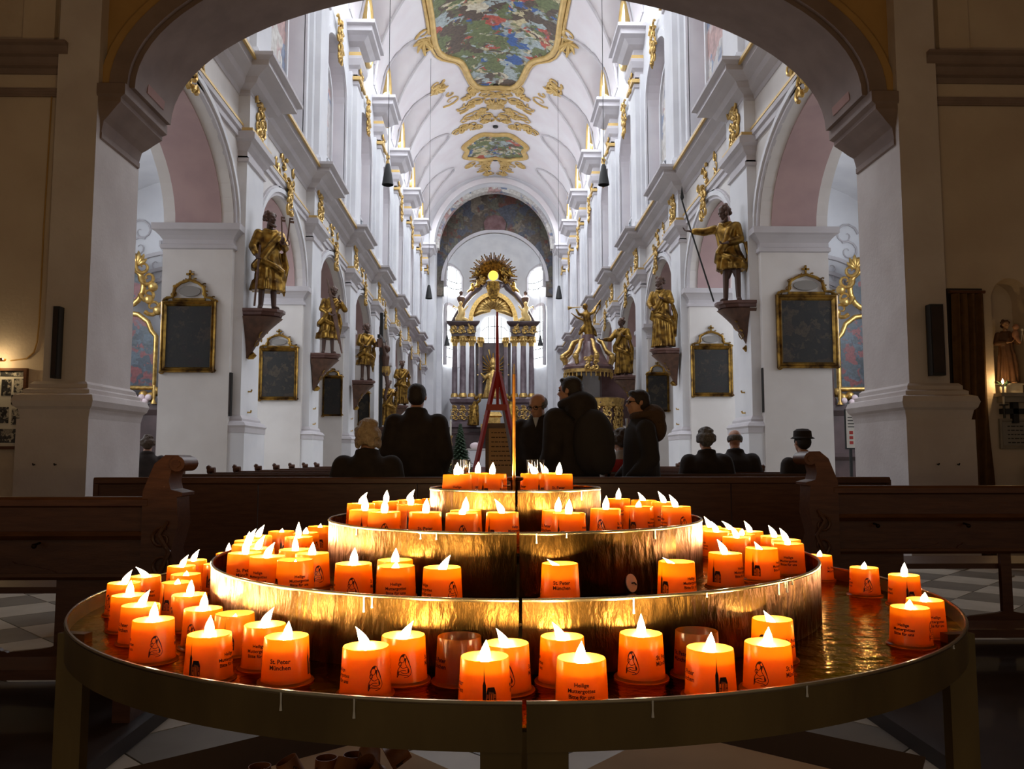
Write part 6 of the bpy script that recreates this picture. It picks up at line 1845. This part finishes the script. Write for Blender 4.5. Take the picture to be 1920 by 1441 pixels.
# ================================================================== RIGHT WALL: curtain, niche, plaque, font
a, b_ = at_y(1776, 540, 9.05), at_y(1842, 540, 9.05)
cu_ = thing('door_curtain', 'long brown velvet curtain hanging in the narrow doorway', 'curtain', ((a.x + b_.x) / 2, 9.05, 0))
w = b_.x - a.x
obj('doorway_shade_board', MB().box(-w / 2, w / 2, 0.01, 0.045, 0, a.z), M['darkwood'], cu_)  # flat dark board painted as the shade of the doorway recess
rs = []
for j in range(26):
    f = j / 25; z = 0.03 + (a.z - 0.10) * f
    row = []
    for i in range(61):
        u = i / 60
        x = -w * 0.46 + w * 0.92 * u
        sk_ = u + 0.22 * (1 - f) ** 1.5
        y = -0.045 + 0.030 * sin(sk_ * 26) + 0.016 * sin(sk_ * 47 + 1) * (1 - 0.4 * f)
        row.append((x, y, z))
    rs.append(row)
cm_ = MB(); cm_.rings(rs, closed=False, cap=False)
obj('cloth', cm_, M['curtain'], cu_, 70, fixn=False)
obj('rail', MB().tube([(-w / 2, -0.04, a.z - 0.05), (w / 2, -0.04, a.z - 0.05)], 0.018, 8), M['wood'], cu_)

NX_ = 5.80
sh = thing('niche_shelf', 'pale stone shelf below the lit saint niche', 'shelf', (NX_, 9.1, 1.70))
obj('slab', MB().box(-0.24, 0.30, -0.14, 0.0, 0.06, 0.10), M['stone'], sh)
obj('moulding', MB().box(-0.21, 0.27, -0.11, 0.0, 0.0, 0.06), M['stone'], sh)
bs = thing('statue_base', 'small pale block under the friar statue in the niche', 'plinth', (NX_, 9.22, 1.801))
obj('block', MB().box(-0.11, 0.11, -0.09, 0.09, 0, 0.10), M['waxwhite'], bs)
obj('moulding', MB().box(-0.12, 0.12, -0.10, 0.10, 0.10, 0.115), M['waxwhite'], bs)
M_sg, M_fl = M['stgold'], M['flesh']
M['stgold'] = pmat('brown_habit_paint', (0.16, 0.075, 0.035), 0.6, col2=(0.11, 0.05, 0.022), scale=12)
M['flesh'] = pmat('painted_flesh', (0.50, 0.29, 0.17), 0.55)


def attr_child(aR, aL):
    c = MB(); p = Vector(aL[2]); c.ell((p.x - 0.06, p.y - 0.06, p.z + 0.12), (0.09, 0.08, 0.15)); c.ell((p.x - 0.05, p.y - 0.08, p.z + 0.33), 0.085); limb(c, [(p.x - 0.06, p.y - 0.08, p.z + 0.05), (p.x, p.y - 0.16, p.z - 0.12)], [0.06, 0.04])
    l = MB(); l.tube([(p.x + 0.06, p.y - 0.10, p.z - 0.1), (p.x + 0.10, p.y - 0.12, p.z + 0.2)], 0.012, 6); l.ell((p.x + 0.10, p.y - 0.12, p.z + 0.25), 0.04)
    return [('child', c, 'skin'), ('lily', l, 'paper')]


saint('friar_statue', 'small painted friar statue holding a child in the niche', (NX_, 9.22, 1.906), -0.15, 0.74, 44, 0.05, 0.0, [(-0.21, 0, 1.43), (-0.29, -0.06, 1.18), (-0.05, -0.24, 1.18)], [(0.21, 0, 1.43), (0.30, -0.06, 1.2), (0.20, -0.24, 1.28)], turn=0.4, nod=0.1, sash=False, beard=False, attr=attr_child)
M['stgold'], M['flesh'] = M_sg, M_fl
for dx, nm in ((-0.155, 'beside the white taper'), (0.185, 'away from the white taper')):
    fp = thing('flower_pot', 'small pot of dark leaves on the niche shelf, %s' % nm, 'plant', (NX_ + dx, 9.06, 1.801))
    obj('pot', MB().lathe([(0.03, 0), (0.042, 0.07), (0.036, 0.07), (0.03, 0.01)], 14), M['waxwhite'], fp, 40)
    lv = MB(); r = random.Random(6)
    for i in range(22):
        aa = r.uniform(0, 6.28); lv.tube([(0, 0, 0.05), (0.035 * cos(aa), 0.03 * sin(aa), 0.10), (0.07 * cos(aa), 0.05 * sin(aa), 0.08 + 0.07 * r.random())], [0.004, 0.014, 0.003], 5, flat=0.4)
    tag(obj('leaves', lv, M['green'], fp), kind='stuff')
P_ = at_y(1876, 745, 8.97)
ir = thing('iron_candle_cross', 'black iron cross bracket with candle arms below the niche', 'candle holder', (5.76, 8.985, 1.60))
obj('cross', MB().box(-0.03, 0.03, 0.05, 0.115, -0.13, 0.10).box(-0.15, 0.15, 0.05, 0.115, -0.03, 0.03), M['black'], ir)
for s in (-1, 1):
    am = MB(); am.tube([(s * 0.12, 0.08, 0.0), (s * 0.16, 0.02, -0.01), (s * 0.165, 0.0, 0.06)], 0.010, 6); am.lathe([(0.045, 0.06), (0.045, 0.072), (0.012, 0.075)], 14, (s * 0.165, 0, 0)); am.tube([(s * 0.165, 0, -0.08), (s * 0.165, 0, 0.06)], 0.012, 6)
    obj('arm', am, M['black'], ir, 40)
tp_ = thing('taper_candle', 'slender white burning taper on the iron cross bracket', 'candle', (5.76 - 0.165, 8.985, 1.675))
obj('wax', MB().lathe([(0.012, 0), (0.012, 0.22), (0.0, 0.222)], 12), M['waxwhite'], tp_, 40)
link('flame', flames['t'], tp_, (0, 0, 0.224)).scale = (1.7, 1.7, 1.7)
ld = bpy.data.lights.new('taper_light', 'POINT'); ld.energy = 1.6; ld.color = (1.0, 0.62, 0.24); ld.shadow_soft_size = 0.01
lo_ = bpy.data.objects.new('taper_light', ld); COL.objects.link(lo_); lo_.parent = tp_; lo_.location = (0, 0, 0.25)
pq = thing('wall_plaque', 'grey stone memorial plaque in a moulded frame under the iron cross', 'plaque', (5.83, 9.095, 1.21))
obj('panel', MB().box(-0.22, 0.22, -0.02, 0.0, 0, 0.29), M['plaque'], pq)
fr = MB(); rs = [[(-0.24 + o, d, -0.02 + o), (0.24 - o, d, -0.02 + o), (0.24 - o, d, 0.31 - o), (-0.24 + o, d, 0.31 - o)] for o, d in ((0, 0), (0, -0.03), (0.02, -0.035), (0.035, -0.02))]
fr.rings(rs, cap=False); obj('frame', fr, M['stone'], pq)
li = MB(); r = random.Random(8)
for k in range(5):
    x = -0.15
    while x < 0.13:
        w_ = r.uniform(0.02, 0.05); li.box(x, min(0.15, x + w_), -0.022, -0.02, 0.22 - k * 0.045, 0.232 - k * 0.045); x += w_ + 0.012
tag(obj('inscription', li, M['black'], pq), kind='stuff')
fo = thing('holy_water_font', 'grey stone holy water font with lid standing by the wall', 'font', (6.05, 8.83, 0))
obj('pedestal', MB().lathe([(0.20, 0), (0.20, 0.08), (0.10, 0.15), (0.09, 0.55), (0.14, 0.66)], 20), M['stone'], fo, 40)
obj('basin', MB().lathe([(0.14, 0.66), (0.18, 0.70), (0.20, 0.86), (0.24, 0.96), (0.26, 0.98), (0.26, 1.02), (0.0, 1.02)], 24), M['stone'], fo, 40)
obj('lid', MB().lathe([(0.22, 1.02), (0.18, 1.06), (0.06, 1.09), (0.04, 1.13), (0.06, 1.16), (0.0, 1.19)], 20), M['steel'], fo, 40)
obj('band', MB().lathe([(0.202, 0.76), (0.206, 0.80)], 24, cap=False), M['black'], fo, 40)

# ================================================================== LEFT WALL: photo board with lamp, cable
b_ = at_y(52, 690, 9.07); a = at_y(50, 842, 9.07)
pbd = thing('photo_board', 'white board of mounted photographs in a wooden frame under a lamp', 'picture frame', (b_.x - 0.34, 9.095, a.z))
W_, H_ = 0.34, b_.z - a.z
obj('mount', MB().box(-W_ + 0.02, W_ - 0.02, -0.02, 0.0, 0.02, H_ - 0.02), M['paper'], pbd)
fr = MB(); rs = [[(-W_ + o, d, o), (W_ - o, d, o), (W_ - o, d, H_ - o), (-W_ + o, d, H_ - o)] for o, d in ((0, 0), (0, -0.045), (0.03, -0.045), (0.035, -0.02))]
fr.rings(rs, cap=False); obj('frame', fr, M['wood'], pbd)
r = random.Random(2); M['photo'] = painting_mat('photo_print', [(0.02, 0.02, 0.025), (0.3, 0.28, 0.25), (0.05, 0.05, 0.06), (0.5, 0.47, 0.42), (0.1, 0.09, 0.08)], 14, 3)
for (u0, u1, v0, v1) in ((0.02, 0.26, 0.90, 0.97), (0.17, 0.27, 0.70, 0.87), (0.04, 0.14, 0.66, 0.86), (0.15, 0.26, 0.55, 0.67), (0.16, 0.25, 0.30, 0.50), (0.02, 0.13, 0.32, 0.52), (0.02, 0.25, 0.08, 0.25), (-0.28, -0.02, 0.55, 0.9), (-0.28, -0.02, 0.1, 0.5)):
    obj('photograph', MB().box(u0 + 0.03, u1 + 0.03, -0.025, -0.02, v0 * H_, v1 * H_), M['photo'], pbd)
lp = thing('picture_lamp', 'brass picture lamp glowing above the photo board', 'lamp', (b_.x - 0.33, 9.10, b_.z + 0.03))
obj('arm', MB().tube([(0, 0, 0.02), (0, -0.10, 0.08), (0, -0.14, 0.07)], 0.01, 8), M['brassrod'], lp)
obj('shade', MB().lathe([(0.035, -0.14), (0.035, 0.14)], 14, M=Matrix.Translation((0, -0.14, 0.065)) @ Matrix.Rotation(pi / 2, 4, 'Y'), cap=False, a0=-pi / 2, a1=pi / 2), M['brassrod'], lp, 40)
obj('bulb', MB().tube([(-0.12, -0.14, 0.055), (0.12, -0.14, 0.055)], 0.012, 8), M['lampglow'], lp)
ld = bpy.data.lights.new('lamp_light', 'POINT'); ld.energy = 4.5; ld.color = (1.0, 0.72, 0.36); ld.shadow_soft_size = 0.03
lo_ = bpy.data.objects.new('lamp_light', ld); COL.objects.link(lo_); lo_.parent = lp; lo_.location = (0.05, -0.14, 0.035)
pts = [at_y(x, y, 9.09) for x, y in ((98, 170), (90, 300), (82, 430), (78, 520), (74, 600), (70, 640), (64, 660), (50, 672), (20, 676))]
pts = [(p.x, 9.088, p.z) for p in pts]
tag(obj('electric_cable', MB().tube(pts, 0.008, 6), M['ochre'], None, 50), 'thin painted cable running down the wall to the picture lamp', 'cable')

# ================================================================== UNDER THE STAND: cardboard boxes and used cups
def carton(label, cx_, cy_, rot, sx, sy, h):
    t = thing('cardboard_box', label, 'box', (cx_, cy_, 0), rot)
    obj('body', MB().box(-sx, sx, -sy, sy, 0.0, h - 0.006), M['card'], t)
    obj('lid', MB().box(-sx - 0.004, sx + 0.004, -sy - 0.004, sy + 0.004, h - 0.006, h), M['card'], t)
    f = MB(); f.add([(-sx, sy, h - 0.01), (sx, sy, h - 0.01), (sx, sy + 0.10, h + 0.05), (-sx, sy + 0.10, h + 0.05), (-sx, sy + 0.004, h - 0.014), (sx, sy + 0.004, h - 0.014), (sx, sy + 0.104, h + 0.046), (-sx, sy + 0.104, h + 0.046)], [(0, 1, 2, 3), (7, 6, 5, 4), (0, 4, 5, 1), (1, 5, 6, 2), (2, 6, 7, 3), (3, 7, 4, 0)])
    obj('flap', f, M['carddark'], t)
    obj('hand_slot', MB().box(-0.05, 0.05, -sy - 0.006, -sy - 0.003, h * 0.6, h * 0.72), M['carddark'], t)
    return t


carton('brown cardboard box under the stand with used cups lying on top', -0.42, 2.05, 0.72, 0.34, 0.25, 0.30)
carton('brown cardboard box with bare top under the stand', 0.60, 2.10, -0.72, 0.34, 0.25, 0.30)
M['usedcup'] = pmat('used_cup_plastic', (0.42, 0.15, 0.04), 0.45, col2=(0.30, 0.10, 0.03), scale=30)
used_me = MB().lathe([(0.0, 0.0015), (0.0335, 0.0), (0.0345, 0.0012), (0.0335, 0.0028), (RB, 0.006), (RT, CH - 0.001), (RT - 0.0013, CH - 0.001), (RB - 0.0014, 0.006), (0.0, 0.004)], 28, cap=False).mesh('cup', M['usedcup'], 50, True)
r = random.Random(9)
for i, (px_, py_, tilt) in enumerate(((487, 1436, 0), (555, 1432, 0.5), (612, 1420, 0), (664, 1414, 0), (640, 1440, 0.6), (702, 1432, 0.7), (728, 1408, 1.2), (690, 1424, 1.0))):
    p = at_z(px_, py_, 0.30 + 0.055)
    u = thing('used_votive_cup', ('empty used votive cup standing on the cardboard box under the stand' if tilt < 0.3 else 'empty used votive cup tipped over on the cardboard box under the stand'), 'cup', (p.x, p.y, 0.302 + (0.034 * sin(min(tilt, 1.5)) if tilt else 0)), 0, 'used cups on the cardboard box')
    u.rotation_euler = (-tilt * 0.8, tilt * 0.5, r.uniform(0, 6))
    link('cup', used_me, u); link('printed_church', print_me['C'], u); link('printed_figure', print_me['M'], u)
